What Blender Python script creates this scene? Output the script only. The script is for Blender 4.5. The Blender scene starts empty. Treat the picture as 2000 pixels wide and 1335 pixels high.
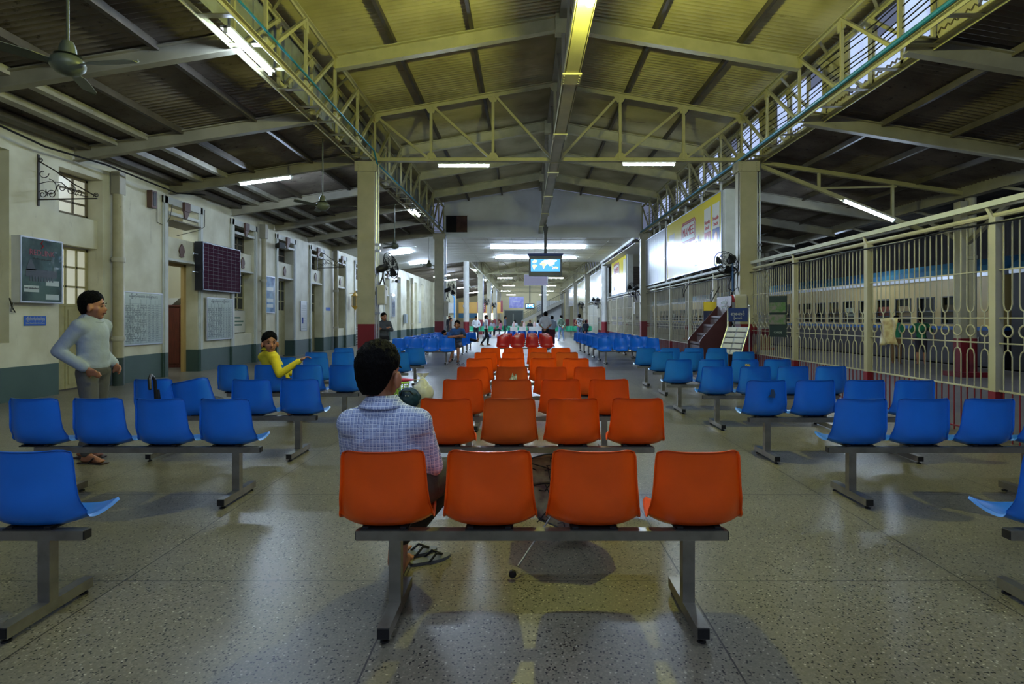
import bpy, bmesh, math, random
from mathutils import Vector as V, Matrix, noise
PI = math.pi
random.seed(7)
sc = bpy.context.scene
COL = sc.collection
def lin(c):
    return tuple(((x/255+.055)/1.055)**2.4 if x/255 > .04045 else x/255/12.92 for x in c)

# ---------------------------------------------------------------- camera
F = 1111.0                      # focal length in pixels of the 2000-pixel frame
cam_d = bpy.data.cameras.new('camera'); cam = bpy.data.objects.new('camera', cam_d); COL.objects.link(cam)
cam.location = (0, 0, 1.5); cam.rotation_euler = (PI/2, 0, 0)
cam_d.sensor_width = 36; cam_d.lens = F/2000*36
cam_d.shift_x = -25/2000; cam_d.shift_y = (621-667.5)/2000
cam_d.clip_start = .1; cam_d.clip_end = 400
sc.camera = cam
# ---------------------------------------------------------------- world: night sky, barely blue
w = bpy.data.worlds.new('night'); sc.world = w; w.use_nodes = True
w.node_tree.nodes['Background'].inputs[0].default_value = (.16, .19, .30, 1)
w.node_tree.nodes['Background'].inputs[1].default_value = .35
# ---------------------------------------------------------------- exposure and lamps
sc.view_settings.view_transform = 'Standard'; sc.view_settings.look = 'None'
sc.view_settings.gamma = 1; sc.view_settings.use_curve_mapping = False
sc.view_settings.exposure = 1.08
TUBE = 120.0        # emission of the fluorescent tubes
TUBE_COL = (.60, .76, 1.0)
BULB = 1750.0      # yellow lamp under the ridge girder
BULB_COL = (.83, .88, .18)

# ---------------------------------------------------------------- materials
MATS = {}
def mat(name, col, rough=.6, metal=0, spec=.5, noise_amt=0, noise_scale=5, col2=None, bump=0, bump_scale=40, emit=0, ecol=None, coat=0, stretch=None, alpha=None, dirt=None):
    if name in MATS: return MATS[name]
    m = bpy.data.materials.new(name); m.use_nodes = True; MATS[name] = m
    nt = m.node_tree; N = nt.nodes; L = nt.links; b = N['Principled BSDF']
    c = lin(col)+(1,)
    b.inputs['Base Color'].default_value = c
    b.inputs['Roughness'].default_value = rough
    b.inputs['Metallic'].default_value = metal
    b.inputs['Specular IOR Level'].default_value = spec
    if coat: b.inputs['Coat Weight'].default_value = coat
    tc = N.new('ShaderNodeTexCoord'); src = tc.outputs['Object']
    if stretch:
        mp = N.new('ShaderNodeMapping'); mp.inputs['Scale'].default_value = stretch; L.new(src, mp.inputs[0]); src = mp.outputs[0]
    last = None
    if noise_amt or col2:
        n = N.new('ShaderNodeTexNoise'); n.inputs['Scale'].default_value = noise_scale; n.inputs['Detail'].default_value = 6
        L.new(src, n.inputs['Vector'])
        r = N.new('ShaderNodeValToRGB'); L.new(n.outputs['Fac'], r.inputs[0])
        c2 = lin(col2)+(1,) if col2 else tuple(x*(1-noise_amt) for x in c[:3])+(1,)
        r.color_ramp.elements[0].position = .38; r.color_ramp.elements[0].color = c2
        r.color_ramp.elements[1].position = .62; r.color_ramp.elements[1].color = c
        last = r.outputs[0]
    if dirt:      # (colour, scale, threshold, stretch)
        dcol, dsc, th = dirt[:3]
        mp2 = N.new('ShaderNodeMapping'); mp2.inputs['Scale'].default_value = dirt[3] if len(dirt) > 3 else (1, 1, 1)
        L.new(tc.outputs['Object'], mp2.inputs[0])
        n2 = N.new('ShaderNodeTexNoise'); n2.inputs['Scale'].default_value = dsc; n2.inputs['Detail'].default_value = 9; n2.inputs['Roughness'].default_value = .7
        L.new(mp2.outputs[0], n2.inputs['Vector'])
        r2 = N.new('ShaderNodeValToRGB'); L.new(n2.outputs['Fac'], r2.inputs[0])
        r2.color_ramp.elements[0].position = th; r2.color_ramp.elements[0].color = (0, 0, 0, 1)
        r2.color_ramp.elements[1].position = min(1, th+.12); r2.color_ramp.elements[1].color = (1, 1, 1, 1)
        mx = N.new('ShaderNodeMix'); mx.data_type = 'RGBA'
        L.new(r2.outputs[0], mx.inputs[0])
        if last: L.new(last, mx.inputs[6])
        else: mx.inputs[6].default_value = c
        mx.inputs[7].default_value = lin(dcol)+(1,)
        last = mx.outputs[2]
    if last: L.new(last, b.inputs['Base Color'])
    if bump:
        n3 = N.new('ShaderNodeTexNoise'); n3.inputs['Scale'].default_value = bump_scale; n3.inputs['Detail'].default_value = 4
        L.new(src, n3.inputs['Vector'])
        bp = N.new('ShaderNodeBump'); bp.inputs['Strength'].default_value = bump; bp.inputs['Distance'].default_value = .02
        L.new(n3.outputs['Fac'], bp.inputs['Height']); L.new(bp.outputs[0], b.inputs['Normal'])
    if emit:
        b.inputs['Emission Color'].default_value = (tuple(ecol) if ecol else c[:3])+(1,)
        b.inputs['Emission Strength'].default_value = emit
    return m

M_blue = mat('blue_plastic', (28, 118, 222), .3, noise_amt=.12, noise_scale=3, bump=.05, bump_scale=300)
M_orange = mat('orange_plastic', (246, 90, 10), .3, noise_amt=.15, noise_scale=3, bump=.05, bump_scale=300)
M_orange2 = mat('faded_orange_plastic', (220, 94, 22), .4, noise_amt=.15, noise_scale=3)
M_red = mat('red_plastic', (205, 42, 22), .22, noise_amt=.1, noise_scale=3)
M_bluefar = mat('glossy_blue_plastic', (20, 112, 222), .2, noise_amt=.1, noise_scale=3)
M_green = mat('green_plastic', (30, 170, 125), .35)
M_steel = mat('brushed_steel', (150, 146, 136), .32, metal=.85, noise_amt=.25, noise_scale=9, dirt=((70, 52, 38), 22, .66))
M_black = mat('black_rubber', (16, 16, 17), .5)
M_paint = mat('cream_steel_paint', (182, 176, 152), .5, noise_amt=.16, noise_scale=2.2, dirt=((92, 74, 50), 14, .66))
M_paintg = mat('grey_cream_steel_paint', (152, 146, 126), .55, noise_amt=.2, noise_scale=2.2, dirt=((82, 66, 46), 14, .64))
M_bridgepaint = mat('yellowed_truss_paint', (184, 178, 136), .5, noise_amt=.15, noise_scale=3, dirt=((100, 78, 42), 16, .64))
M_maroon = mat('maroon_paint', (120, 22, 34), .45, noise_amt=.15, noise_scale=4)
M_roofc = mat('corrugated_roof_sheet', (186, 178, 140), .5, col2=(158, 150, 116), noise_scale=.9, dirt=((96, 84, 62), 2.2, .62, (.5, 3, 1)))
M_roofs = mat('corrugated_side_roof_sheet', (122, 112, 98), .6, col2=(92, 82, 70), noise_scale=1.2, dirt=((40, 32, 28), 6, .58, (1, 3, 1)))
M_purlin = mat('purlin_timber', (86, 78, 66), .6, noise_amt=.3, noise_scale=5)
M_palepurlin = mat('pale_purlin', (170, 166, 150), .6, noise_amt=.25, noise_scale=4)
M_board = mat('white_ceiling_board', (214, 214, 206), .6, noise_amt=.07, noise_scale=1.5)
M_gable = mat('gable_board', (226, 228, 226), .6, noise_amt=.12, noise_scale=1.1)
M_white = mat('white_paint', (205, 205, 200), .5, noise_amt=.1, noise_scale=4)
M_trim = mat('pale_trim_paint', (196, 198, 190), .55, noise_amt=.14, noise_scale=3)
M_glass_dark = mat('dark_glass', (26, 32, 38), .08)
M_glass_lit = mat('lit_pane', (190, 190, 170), .3, emit=.16, ecol=(.85, .85, .72))
M_clere = mat('glowing_clerestory_glass', (150, 165, 190), .25, emit=.42, ecol=(.50, .62, 1.0), noise_amt=.3, noise_scale=2)  # dusk-sky light put into the panes as a faint bluish emission
M_tube = mat('fluorescent_tube', (240, 245, 255), .4, emit=TUBE, ecol=TUBE_COL)
M_tubefar = mat('far_fluorescent_tube', (240, 245, 255), .4, emit=TUBE*2.6, ecol=TUBE_COL)
M_tubemid = mat('ceiling_fluorescent_tube', (240, 245, 255), .4, emit=TUBE*1.7, ecol=TUBE_COL)
M_bulb = mat('yellow_lamp_glass', (255, 250, 180), .4, emit=BULB, ecol=BULB_COL)
M_dark = mat('dark_metal', (34, 34, 36), .45, metal=.3)
M_fan = mat('fan_green_grey', (92, 98, 78), .4, noise_amt=.2)
M_skin = mat('brown_skin', (164, 108, 76), .5, noise_amt=.1, noise_scale=12)
M_hair = mat('black_hair', (11, 10, 10), .75, bump=.7, bump_scale=130, stretch=(1, 1, .35), spec=.08)
M_conc = mat('platform_concrete', (108, 101, 98), .6, noise_amt=.16, noise_scale=.8)
M_pipeblue = mat('blue_conduit', (30, 120, 150), .4)
M_cable = mat('black_cable', (14, 14, 16), .4)
M_wood = mat('brown_cabinet_wood', (96, 40, 26), .35, noise_amt=.3, noise_scale=4, stretch=(6, 6, 1))
M_wooddoor = mat('cream_door_paint', (168, 160, 118), .5, noise_amt=.15, noise_scale=5)
M_alu = mat('aluminium_frame', (176, 180, 190), .35, metal=.7)

# the terrazzo floor: speckled, with thin joints every 1.6 m
def terrazzo():
    m = bpy.data.materials.new('terrazzo'); m.use_nodes = True; nt = m.node_tree; N = nt.nodes; L = nt.links; b = N['Principled BSDF']
    tc = N.new('ShaderNodeTexCoord'); P = tc.outputs['Object']
    def math_(op, a, bb=None, c=None):
        n = N.new('ShaderNodeMath'); n.operation = op
        for i, x in enumerate((a, bb, c)):
            if x is None: continue
            if isinstance(x, (int, float)): n.inputs[i].default_value = x
            else: L.new(x, n.inputs[i])
        return n.outputs[0]
    def mixc(f, a, c):
        n = N.new('ShaderNodeMix'); n.data_type = 'RGBA'
        if isinstance(f, (int, float)): n.inputs[0].default_value = f
        else: L.new(f, n.inputs[0])
        for i, x in ((6, a), (7, c)):
            if isinstance(x, tuple): n.inputs[i].default_value = x
            else: L.new(x, n.inputs[i])
        return n.outputs[2]
    vo = N.new('ShaderNodeTexVoronoi'); vo.inputs['Scale'].default_value = 88; L.new(P, vo.inputs['Vector'])
    ramp = N.new('ShaderNodeValToRGB'); L.new(vo.outputs['Color'], ramp.inputs[0])
    e = ramp.color_ramp.elements
    e[0].position = 0; e[0].color = lin((20, 18, 18))+(1,)
    e[1].position = 1; e[1].color = lin((176, 168, 144))+(1,)
    for p, c in ((.24, (22, 20, 20)), (.28, (106, 101, 86)), (.45, (128, 122, 105)), (.8, (140, 133, 113)), (.95, (190, 182, 160))):
        q = e.new(p); q.color = lin(c)+(1,)
    vd = math_('LESS_THAN', vo.outputs['Distance'], .5)
    base = mixc(vd, lin((124, 118, 101))+(1,), ramp.outputs[0])
    n1 = N.new('ShaderNodeTexNoise'); n1.inputs['Scale'].default_value = .7; n1.inputs['Detail'].default_value = 7; L.new(P, n1.inputs['Vector'])
    r1 = N.new('ShaderNodeMapRange'); L.new(n1.outputs['Fac'], r1.inputs[0]); r1.inputs[1].default_value = .35; r1.inputs[2].default_value = .65; r1.inputs[3].default_value = .66; r1.inputs[4].default_value = .88
    mul = N.new('ShaderNodeVectorMath'); mul.operation = 'SCALE'; L.new(base, mul.inputs[0]); L.new(r1.outputs[0], mul.inputs['Scale'])
    # joints
    sx = N.new('ShaderNodeSeparateXYZ'); L.new(P, sx.inputs[0])
    def joint(o, off):
        a = math_('ADD', o, 160-off); a = math_('MODULO', a, 1.6); a = math_('SUBTRACT', a, .8); a = math_('ABSOLUTE', a)
        return math_('GREATER_THAN', a, .8-.0045)
    j = math_('MAXIMUM', joint(sx.outputs[0], .91), joint(sx.outputs[1], 3.25))
    col = mixc(j, mul.outputs[0], lin((46, 42, 40))+(1,))
    L.new(col, b.inputs['Base Color'])
    n2 = N.new('ShaderNodeTexNoise'); n2.inputs['Scale'].default_value = 1.7; n2.inputs['Detail'].default_value = 8; L.new(P, n2.inputs['Vector'])
    r2 = N.new('ShaderNodeMapRange'); L.new(n2.outputs['Fac'], r2.inputs[0]); r2.inputs[1].default_value = .3; r2.inputs[2].default_value = .7; r2.inputs[3].default_value = .31; r2.inputs[4].default_value = .35
    L.new(r2.outputs[0], b.inputs['Roughness'])
    b.inputs['Specular IOR Level'].default_value = .5
    return m
M_floor = terrazzo()

# painted wall: cream above, green-grey dado below 0.62 m
def wallmat():
    m = bpy.data.materials.new('painted_wall'); m.use_nodes = True; nt = m.node_tree; N = nt.nodes; L = nt.links; b = N['Principled BSDF']
    tc = N.new('ShaderNodeTexCoord'); P = tc.outputs['Object']
    sx = N.new('ShaderNodeSeparateXYZ'); L.new(P, sx.inputs[0])
    n = N.new('ShaderNodeTexNoise'); n.inputs['Scale'].default_value = 1.3; n.inputs['Detail'].default_value = 8; L.new(P, n.inputs['Vector'])
    r = N.new('ShaderNodeValToRGB'); L.new(n.outputs['Fac'], r.inputs[0])
    r.color_ramp.elements[0].position = .35; r.color_ramp.elements[0].color = lin((182, 176, 146))+(1,)
    r.color_ramp.elements[1].position = .62; r.color_ramp.elements[1].color = lin((206, 202, 176))+(1,)
    mp = N.new('ShaderNodeMapping'); mp.inputs['Scale'].default_value = (4, 4, .5); L.new(P, mp.inputs[0])
    n2 = N.new('ShaderNodeTexNoise'); n2.inputs['Scale'].default_value = 2.4; n2.inputs['Detail'].default_value = 9; n2.inputs['Roughness'].default_value = .75; L.new(mp.outputs[0], n2.inputs['Vector'])
    r2 = N.new('ShaderNodeValToRGB'); L.new(n2.outputs['Fac'], r2.inputs[0])
    r2.color_ramp.elements[0].position = .6; r2.color_ramp.elements[1].position = .74
    mx = N.new('ShaderNodeMix'); mx.data_type = 'RGBA'; L.new(r2.outputs[0], mx.inputs[0]); L.new(r.outputs[0], mx.inputs[6]); mx.inputs[7].default_value = lin((146, 140, 118))+(1,)
    lt = N.new('ShaderNodeMath'); lt.operation = 'LESS_THAN'; L.new(sx.outputs[2], lt.inputs[0]); lt.inputs[1].default_value = .62
    mx2 = N.new('ShaderNodeMix'); mx2.data_type = 'RGBA'; L.new(lt.outputs[0], mx2.inputs[0]); L.new(mx.outputs[2], mx2.inputs[6]); 
    r3 = N.new('ShaderNodeValToRGB'); L.new(n.outputs['Fac'], r3.inputs[0])
    r3.color_ramp.elements[0].color = lin((44, 66, 60))+(1,); r3.color_ramp.elements[1].color = lin((66, 88, 82))+(1,)
    L.new(r3.outputs[0], mx2.inputs[7]); L.new(mx2.outputs[2], b.inputs['Base Color']); b.inputs['Roughness'].default_value = .55
    return m
M_wall = wallmat()

# ---------------------------------------------------------------- mesh helpers
class MB:
    def __init__(s): s.v = []; s.f = []; s.m = []; s.mi = 0
    def quadpts(s, p): 
        i = len(s.v); s.v += [tuple(x) for x in p]; s.f.append(tuple(range(i, i+len(p)))); s.m.append(s.mi); return s
    def hexa(s, p):
        i = len(s.v); s.v += [tuple(x) for x in p]
        for f in ((0, 3, 2, 1), (4, 5, 6, 7), (0, 1, 5, 4), (1, 2, 6, 5), (2, 3, 7, 6), (3, 0, 4, 7)):
            s.f.append(tuple(i+k for k in f)); s.m.append(s.mi)
        return s
    def box(s, x0, x1, y0, y1, z0, z1):
        return s.hexa([(x0, y0, z0), (x1, y0, z0), (x1, y1, z0), (x0, y1, z0), (x0, y0, z1), (x1, y0, z1), (x1, y1, z1), (x0, y1, z1)])
    def bar(s, p, q, w_, h, up=(0, 0, 1), off=(0, 0)):
        p = V(p); q = V(q); d = (q-p).normalized(); u = V(up)
        if abs(d.dot(u)) > .98: u = V((0, 1, 0))
        sd = d.cross(u).normalized(); u = sd.cross(d).normalized()
        o = sd*off[0]+u*off[1]
        a = [(-1, -1), (1, -1), (1, 1), (-1, 1)]
        return s.hexa([p+o+sd*(x*w_/2)+u*(y*h/2) for x, y in a]+[q+o+sd*(x*w_/2)+u*(y*h/2) for x, y in a])
    def ibeam(s, p, q, w_, h, t=.02, up=(0, 0, 1)):
        s.bar(p, q, w_, t, up, (0, h/2-t/2)); s.bar(p, q, w_, t, up, (0, -h/2+t/2)); s.bar(p, q, t*.8, h-2*t, up); return s
    def tube(s, path, r, n=8, closed=False, cap=True):
        path = [V(p) for p in path]; K = len(path); i0 = len(s.v)
        rs = r if isinstance(r, (list, tuple)) else [r]*K
        prev = None
        for k, p in enumerate(path):
            a = path[(k-1) % K] if (closed or k > 0) else p; b = path[(k+1) % K] if (closed or k < K-1) else p
            d = (b-a).normalized()
            if prev is None:
                u = V((0, 0, 1)) if abs(d.z) < .9 else V((0, 1, 0))
                sd = d.cross(u).normalized()
            else:
                sd = (prev-d*prev.dot(d)).normalized()
            prev = sd; u = sd.cross(d)
            for j in range(n):
                t = 2*PI*j/n; s.v.append(tuple(p+sd*(rs[k]*math.cos(t))+u*(rs[k]*math.sin(t))))
        for k in range(K if closed else K-1):
            for j in range(n):
                a = i0+k*n+j; b = i0+k*n+(j+1) % n; c = i0+((k+1) % K)*n+(j+1) % n; d = i0+((k+1) % K)*n+j
                s.f.append((a, d, c, b)); s.m.append(s.mi)
        if cap and not closed:
            s.f.append(tuple(i0+j for j in range(n))); s.m.append(s.mi)
            s.f.append(tuple(i0+(K-1)*n+j for j in reversed(range(n)))); s.m.append(s.mi)
        return s
    def lathe(s, c, prof, n=16, axis='z'):
        i0 = len(s.v); c = V(c)
        for r, h in prof:
            for j in range(n):
                t = 2*PI*j/n; a, b = r*math.cos(t), r*math.sin(t)
                s.v.append(tuple(c+(V((a, b, h)) if axis == 'z' else V((a, h, b)) if axis == 'y' else V((h, a, b)))))
        for k in range(len(prof)-1):
            for j in range(n):
                a = i0+k*n+j; b = i0+k*n+(j+1) % n
                s.f.append((a, b, b+n, a+n)); s.m.append(s.mi)
        s.f.append(tuple(i0+j for j in reversed(range(n)))); s.m.append(s.mi)
        s.f.append(tuple(i0+(len(prof)-1)*n+j for j in range(n))); s.m.append(s.mi)
        return s
    def ball(s, c, r, n=10, sc_=(1, 1, 1)):
        prof = [(max(.0005, r*math.sin(PI*k/n)), -r*math.cos(PI*k/n)) for k in range(n+1)]
        i = len(s.v); s.lathe((0, 0, 0), prof, n*2)
        for k in range(i, len(s.v)):
            x = s.v[k]; s.v[k] = (x[0]*sc_[0]+c[0], x[1]*sc_[1]+c[1], x[2]*sc_[2]+c[2])
        return s
    def grid(s, fn, nu, nv, close_u=False):
        i0 = len(s.v)
        for a in range(nu+1):
            for b in range(nv+1): s.v.append(tuple(fn(a/nu, b/nv)))
        for a in range(nu):
            for b in range(nv):
                i = i0+a*(nv+1)+b; s.f.append((i, i+1, i+nv+2, i+nv+1)); s.m.append(s.mi)
        return s
    def mesh(s, name, mats, smooth=False):
        me = bpy.data.meshes.new(name); me.from_pydata(s.v, [], s.f)
        for m in (mats if isinstance(mats, (list, tuple)) else [mats]): me.materials.append(m)
        if s.mi: me.polygons.foreach_set('material_index', s.m)
        me.update()
        bm = bmesh.new(); bm.from_mesh(me); bmesh.ops.recalc_face_normals(bm, faces=bm.faces); bm.to_mesh(me); bm.free()
        if smooth:
            me.polygons.foreach_set('use_smooth', [True]*len(me.polygons))
            if smooth != 'all':
                me.set_sharp_from_angle(angle=math.radians(smooth if smooth is not True else 40))
        return me
    def build(s, name, mats, parent=None, smooth=False, bevel=0, loc=None):
        o = bpy.data.objects.new(name, s.mesh(name, mats, smooth)); COL.objects.link(o)
        if parent: o.parent = parent
        if loc: o.location = loc
        if bevel:
            b = o.modifiers.new('b', 'BEVEL'); b.width = bevel; b.segments = 2; b.limit_method = 'ANGLE'
        return o
def tag(o, label=None, cat=None, group=None, kind=None):
    if label: o['label'] = label
    if cat: o['category'] = cat
    if group: o['group'] = group
    if kind: o['kind'] = kind
    return o
def empty(name, loc=(0, 0, 0), rz=0, label=None, cat=None, group=None):
    o = bpy.data.objects.new(name, None); COL.objects.link(o); o.location = loc; o.rotation_euler = (0, 0, rz); o.empty_display_size = .2
    return tag(o, label, cat, group)
KIDS = {}
def kids(o):
    return [c for c in bpy.data.objects if c.parent == o]
def copy_tree(o, parent=None, loc=None, rz=None, label=None, group=None):
    c = o.copy(); COL.objects.link(c)
    if parent: c.parent = parent
    if loc is not None: c.location = loc
    if rz is not None: c.rotation_euler = (0, 0, rz)
    if label: c['label'] = label
    if group: c['group'] = group
    for ch in kids(o): copy_tree(ch, c)
    return c
def struct(mb, name, mats, smooth=False):
    return tag(mb.build(name, mats, None, smooth), kind='structure')
def text(s_, size, m, loc, rot, parent=None, ext=.002, align='CENTER', sx=1, fit=None):
    name = 'lettering'; cu = bpy.data.curves.new(name, 'FONT'); cu.body = s_; cu.size = size; cu.extrude = ext; cu.align_x = align; cu.align_y = 'CENTER'; cu.resolution_u = 3
    t = bpy.data.objects.new(name, cu); COL.objects.link(t)
    dg = bpy.context.evaluated_depsgraph_get(); me = bpy.data.meshes.new_from_object(t.evaluated_get(dg))
    bpy.data.objects.remove(t)
    o = bpy.data.objects.new(name, me); COL.objects.link(o); me.materials.clear(); me.materials.append(m)
    o.location = loc; o.rotation_euler = rot; o.scale = (sx, 1, 1)
    if fit: xs = [v.co.x for v in me.vertices]; o.scale[0] = min(sx, fit/(max(xs)-min(xs)))
    if parent: o.parent = parent
    return o
ONX = (PI/2, 0, PI/2)      # text on a wall whose face looks towards +x
ONXN = (PI/2, 0, -PI/2)    # text on a face looking towards -x
ONY = (PI/2, 0, 0)         # text on a face looking towards -y (the camera)

WX = -9.2; FX = 5.8; GL = -3.87; GLO = -4.35; GR = 5.6; GRO = 6.1; RX = .78
ZB = 5.55; ZE = 6.8; ZR = 7.62
FR = 3.1; T0 = 14.7
# ================================================================ structure: floor, ceilings, walls
struct(MB().box(-14, 5.95, -6, 100, -.1, 0), 'floor', M_floor)
o = struct(MB().box(5.95, 13.8, -6, 100, -.1, -.004), 'floor', M_conc)
struct(MB().box(13.8, 30, -6, 100, -1.3, -1.1), 'floor', mat('track_ballast', (60, 54, 50), .9, noise_amt=.5, noise_scale=12))
def corr(x0, z0, x1, z1, y0, y1, per=.125, amp=.028, seg=6, t=.012):
    m = MB(); n = int((y1-y0)/per*seg)
    L_ = math.hypot(x1-x0, z1-z0); nx, nz = -(z1-z0)/L_, (x1-x0)/L_
    if nz < 0: nx, nz = -nx, -nz
    m.v = []
    for k in range(n+1):
        y = y0+(y1-y0)*k/n; a = amp*math.sin(2*PI*k/seg+.4)
        for off in (a, a+t):
            m.v.append((x0+nx*off, y, z0+nz*off)); m.v.append((x1+nx*off, y, z1+nz*off))
    for k in range(n):
        i = 4*k; m.f += [(i, i+4, i+5, i+1), (i+2, i+3, i+7, i+6)]; m.m += [0, 0]
    return m
struct(corr(RX, ZR+.17, GLO-.16, ZE+.15, -4, 27.2), 'ceiling', M_roofc, True)
struct(corr(RX, ZR+.17, GRO+.16, ZE+.15, -4, 27.2), 'ceiling', M_roofc, True)
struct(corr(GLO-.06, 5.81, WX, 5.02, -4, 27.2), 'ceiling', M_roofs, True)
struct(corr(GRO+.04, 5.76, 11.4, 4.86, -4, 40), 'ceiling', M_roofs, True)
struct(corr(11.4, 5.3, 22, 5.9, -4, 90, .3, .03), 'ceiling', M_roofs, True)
struct(corr(RX, ZR+.17, GLO, ZE+.17, 39.7, 95, .3, .03), 'ceiling', M_roofc, True)
struct(corr(RX, ZR+.17, GRO, ZE+.17, 39.7, 95, .3, .03), 'ceiling', M_roofc, True)
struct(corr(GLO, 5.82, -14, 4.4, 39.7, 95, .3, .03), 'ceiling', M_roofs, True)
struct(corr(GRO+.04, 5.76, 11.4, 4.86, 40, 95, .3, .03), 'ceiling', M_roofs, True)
# dropped white ceiling beyond the gable, with its panel joints
m = MB(); m.box(GLO, 5.25, 27.35, 39.6, 5.42, 5.46); m.hexa([(GLO, 27.35, 5.42), (WX, 27.35, 4.82), (WX, 39.6, 4.82), (GLO, 39.6, 5.42), (GLO, 27.35, 5.46), (WX, 27.35, 4.86), (WX, 39.6, 4.86), (GLO, 39.6, 5.46)])
m.box(5.25, 5.3, 27.35, 39.6, 5.28, 5.5); m.box(5.3, 11.4, 27.35, 39.6, 5.1, 5.14)
struct(m, 'ceiling', M_board)
m = MB()
for k in range(1, 8): m.box(-4.3+1.22*k-.008, -4.3+1.22*k+.008, 27.35, 39.6, 5.412, 5.42)
for k in range(1, 10): m.box(GLO, 5.25, 27.35+1.22*k-.01, 27.35+1.22*k+.01, 5.412, 5.42)
tag(m.build('trim_1', M_palepurlin), kind='structure')
# gable wall at the second column line
m = MB()
m.hexa([(GL, 27.2, 5.42), (RX, 27.2, 5.42), (RX, 27.35, 5.42), (GL, 27.35, 5.42), (GL, 27.2, ZE+.24), (RX, 27.2, ZR+.15), (RX, 27.35, ZR+.15), (GL, 27.35, ZE+.24)])
m.hexa([(RX, 27.2, 5.42), (GR, 27.2, 5.42), (GR, 27.35, 5.42), (RX, 27.35, 5.42), (RX, 27.2, ZR+.15), (GR, 27.2, ZE+.2), (GR, 27.35, ZE+.2), (RX, 27.35, ZR+.15)])
m.box(GL, GR, 27.12, 27.2, 5.34, 5.44)
for x in (-2.4, -.8, 2.4, 4): m.box(x-.006, x+.006, 27.195, 27.2, 5.44, ZE)
struct(m, 'wall_gable', M_gable)
m = MB(); m.box(-3.75, -2.75, 27.1, 27.19, 5.6, 6.35); m.box(-3.78, -2.72, 27.08, 27.1, 6.35, 6.38)
wv = m.build('window_1', mat('dark_vent_opening', (22, 20, 20), .8)); tag(wv, kind='structure')
MB().box(-3.25, -2.75, 27.06, 27.1, 5.6, 6.35).build('shutter', mat('rusty_shutter', (96, 66, 54), .7, noise_amt=.3), wv)
# underside beams that close the left and right aisles at the false ceiling
m = MB(); m.hexa([(GLO, 27.1, 5.45), (WX, 27.1, 4.7), (WX, 27.35, 4.7), (GLO, 27.35, 5.45), (GLO, 27.1, 5.8), (WX, 27.1, 5.0), (WX, 27.35, 5.0), (GLO, 27.35, 5.8)])
struct(m, 'trim_2', M_paintg)

# ---- left wall with its door and window bays
openings = [   # y0, y1, kind
 (7.6, 10.15, 'niche'), (11.23, 12.4, 'door'), (14.66, 16.0, 'open'), (18.0, 19.3, 'window'), (21.2, 22.6, 'door'), (24.5, 25.8, 'door'),
 (27.85, 29.1, 'window'), (30.9, 32.3, 'gate'), (34.1, 35.4, 'window'), (37.3, 38.6, 'door'), (41, 42.2, 'blank'), (44.2, 45.4, 'blank'), (47.4, 48.6, 'blank'), (50.6, 51.8, 'blank')]
wl = MB(); D = .42; y = -6.0
XB = WX-D
wl.box(XB, WX, 2, 7.6, 0, 5.2)
ends = [o_[1] for o_ in openings]
for i, (y0, y1, k) in enumerate(openings):
    nxt = openings[i+1][0] if i+1 < len(openings) else 57
    wl.box(XB, WX, y1, nxt, 0, 5.2)
    wl.box(XB, WX, y0, y1, 4.5, 5.2)                     # lintel
    if k == 'niche':
        wl.box(XB-.05, XB, y0, y1, 1.06, 4.5); wl.box(XB-.05, WX, y0, y1, 0, 1.06); wl.box(XB, XB+.22, y0, y0+1.9, 3.0, 3.7); wl.box(XB, XB+.14, y0, y0+1.9, 4.05, 4.5)
    elif k == 'blank':
        wl.box(XB-.05, XB, y0, y1, 0, 4.5); wl.box(XB, XB+.2, y0, y1, 3.0, 3.6)
    else:
        wl.box(XB+.02, WX-(.12 if i == 1 else .06), y0, y1, 3.0, 3.62)    # panel between door and fanlight
        if k == 'window': wl.box(XB+.05, WX-.05, y0, y1, 0, 1.0)
struct(wl, 'wall_left', M_wall)
tr = MB()
for i, (y0, y1, k) in enumerate(openings):
    if i < 2 or k == 'blank': continue
    for ya, yb in ((y0-.24, y0-.02), (y1+.02, y1+.22)):
        tr.box(WX, WX+.03, ya, yb, 0.62, 4.62); tr.box(WX+.03, WX+.05, ya+.05, yb-.05, 0.62, 4.62)
    tr.box(WX, WX+.05, y0-.24, y1+.22, 4.44, 4.62)
    tr.box(WX-.06, WX+.0, y0, y1, 3.0, 3.06); tr.box(WX-.06, WX+.04, y0, y1, 4.18, 4.26)
tag(tr.build('trim_3', M_trim), kind='structure')
tr = MB()
for i, (y0, y1, k) in enumerate(openings):
    if i < 2 or k == 'blank': continue
    for ya, yb in ((y0-.24, y0-.02), (y1+.02, y1+.22)):
        tr.box(WX, WX+.03, ya, yb, 0.0, .62); tr.box(WX+.03, WX+.05, ya+.05, yb-.05, 0, .62)
tag(tr.build('trim_4', mat('green_dado_paint', (56, 78, 72), .55)), kind='structure')
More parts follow.
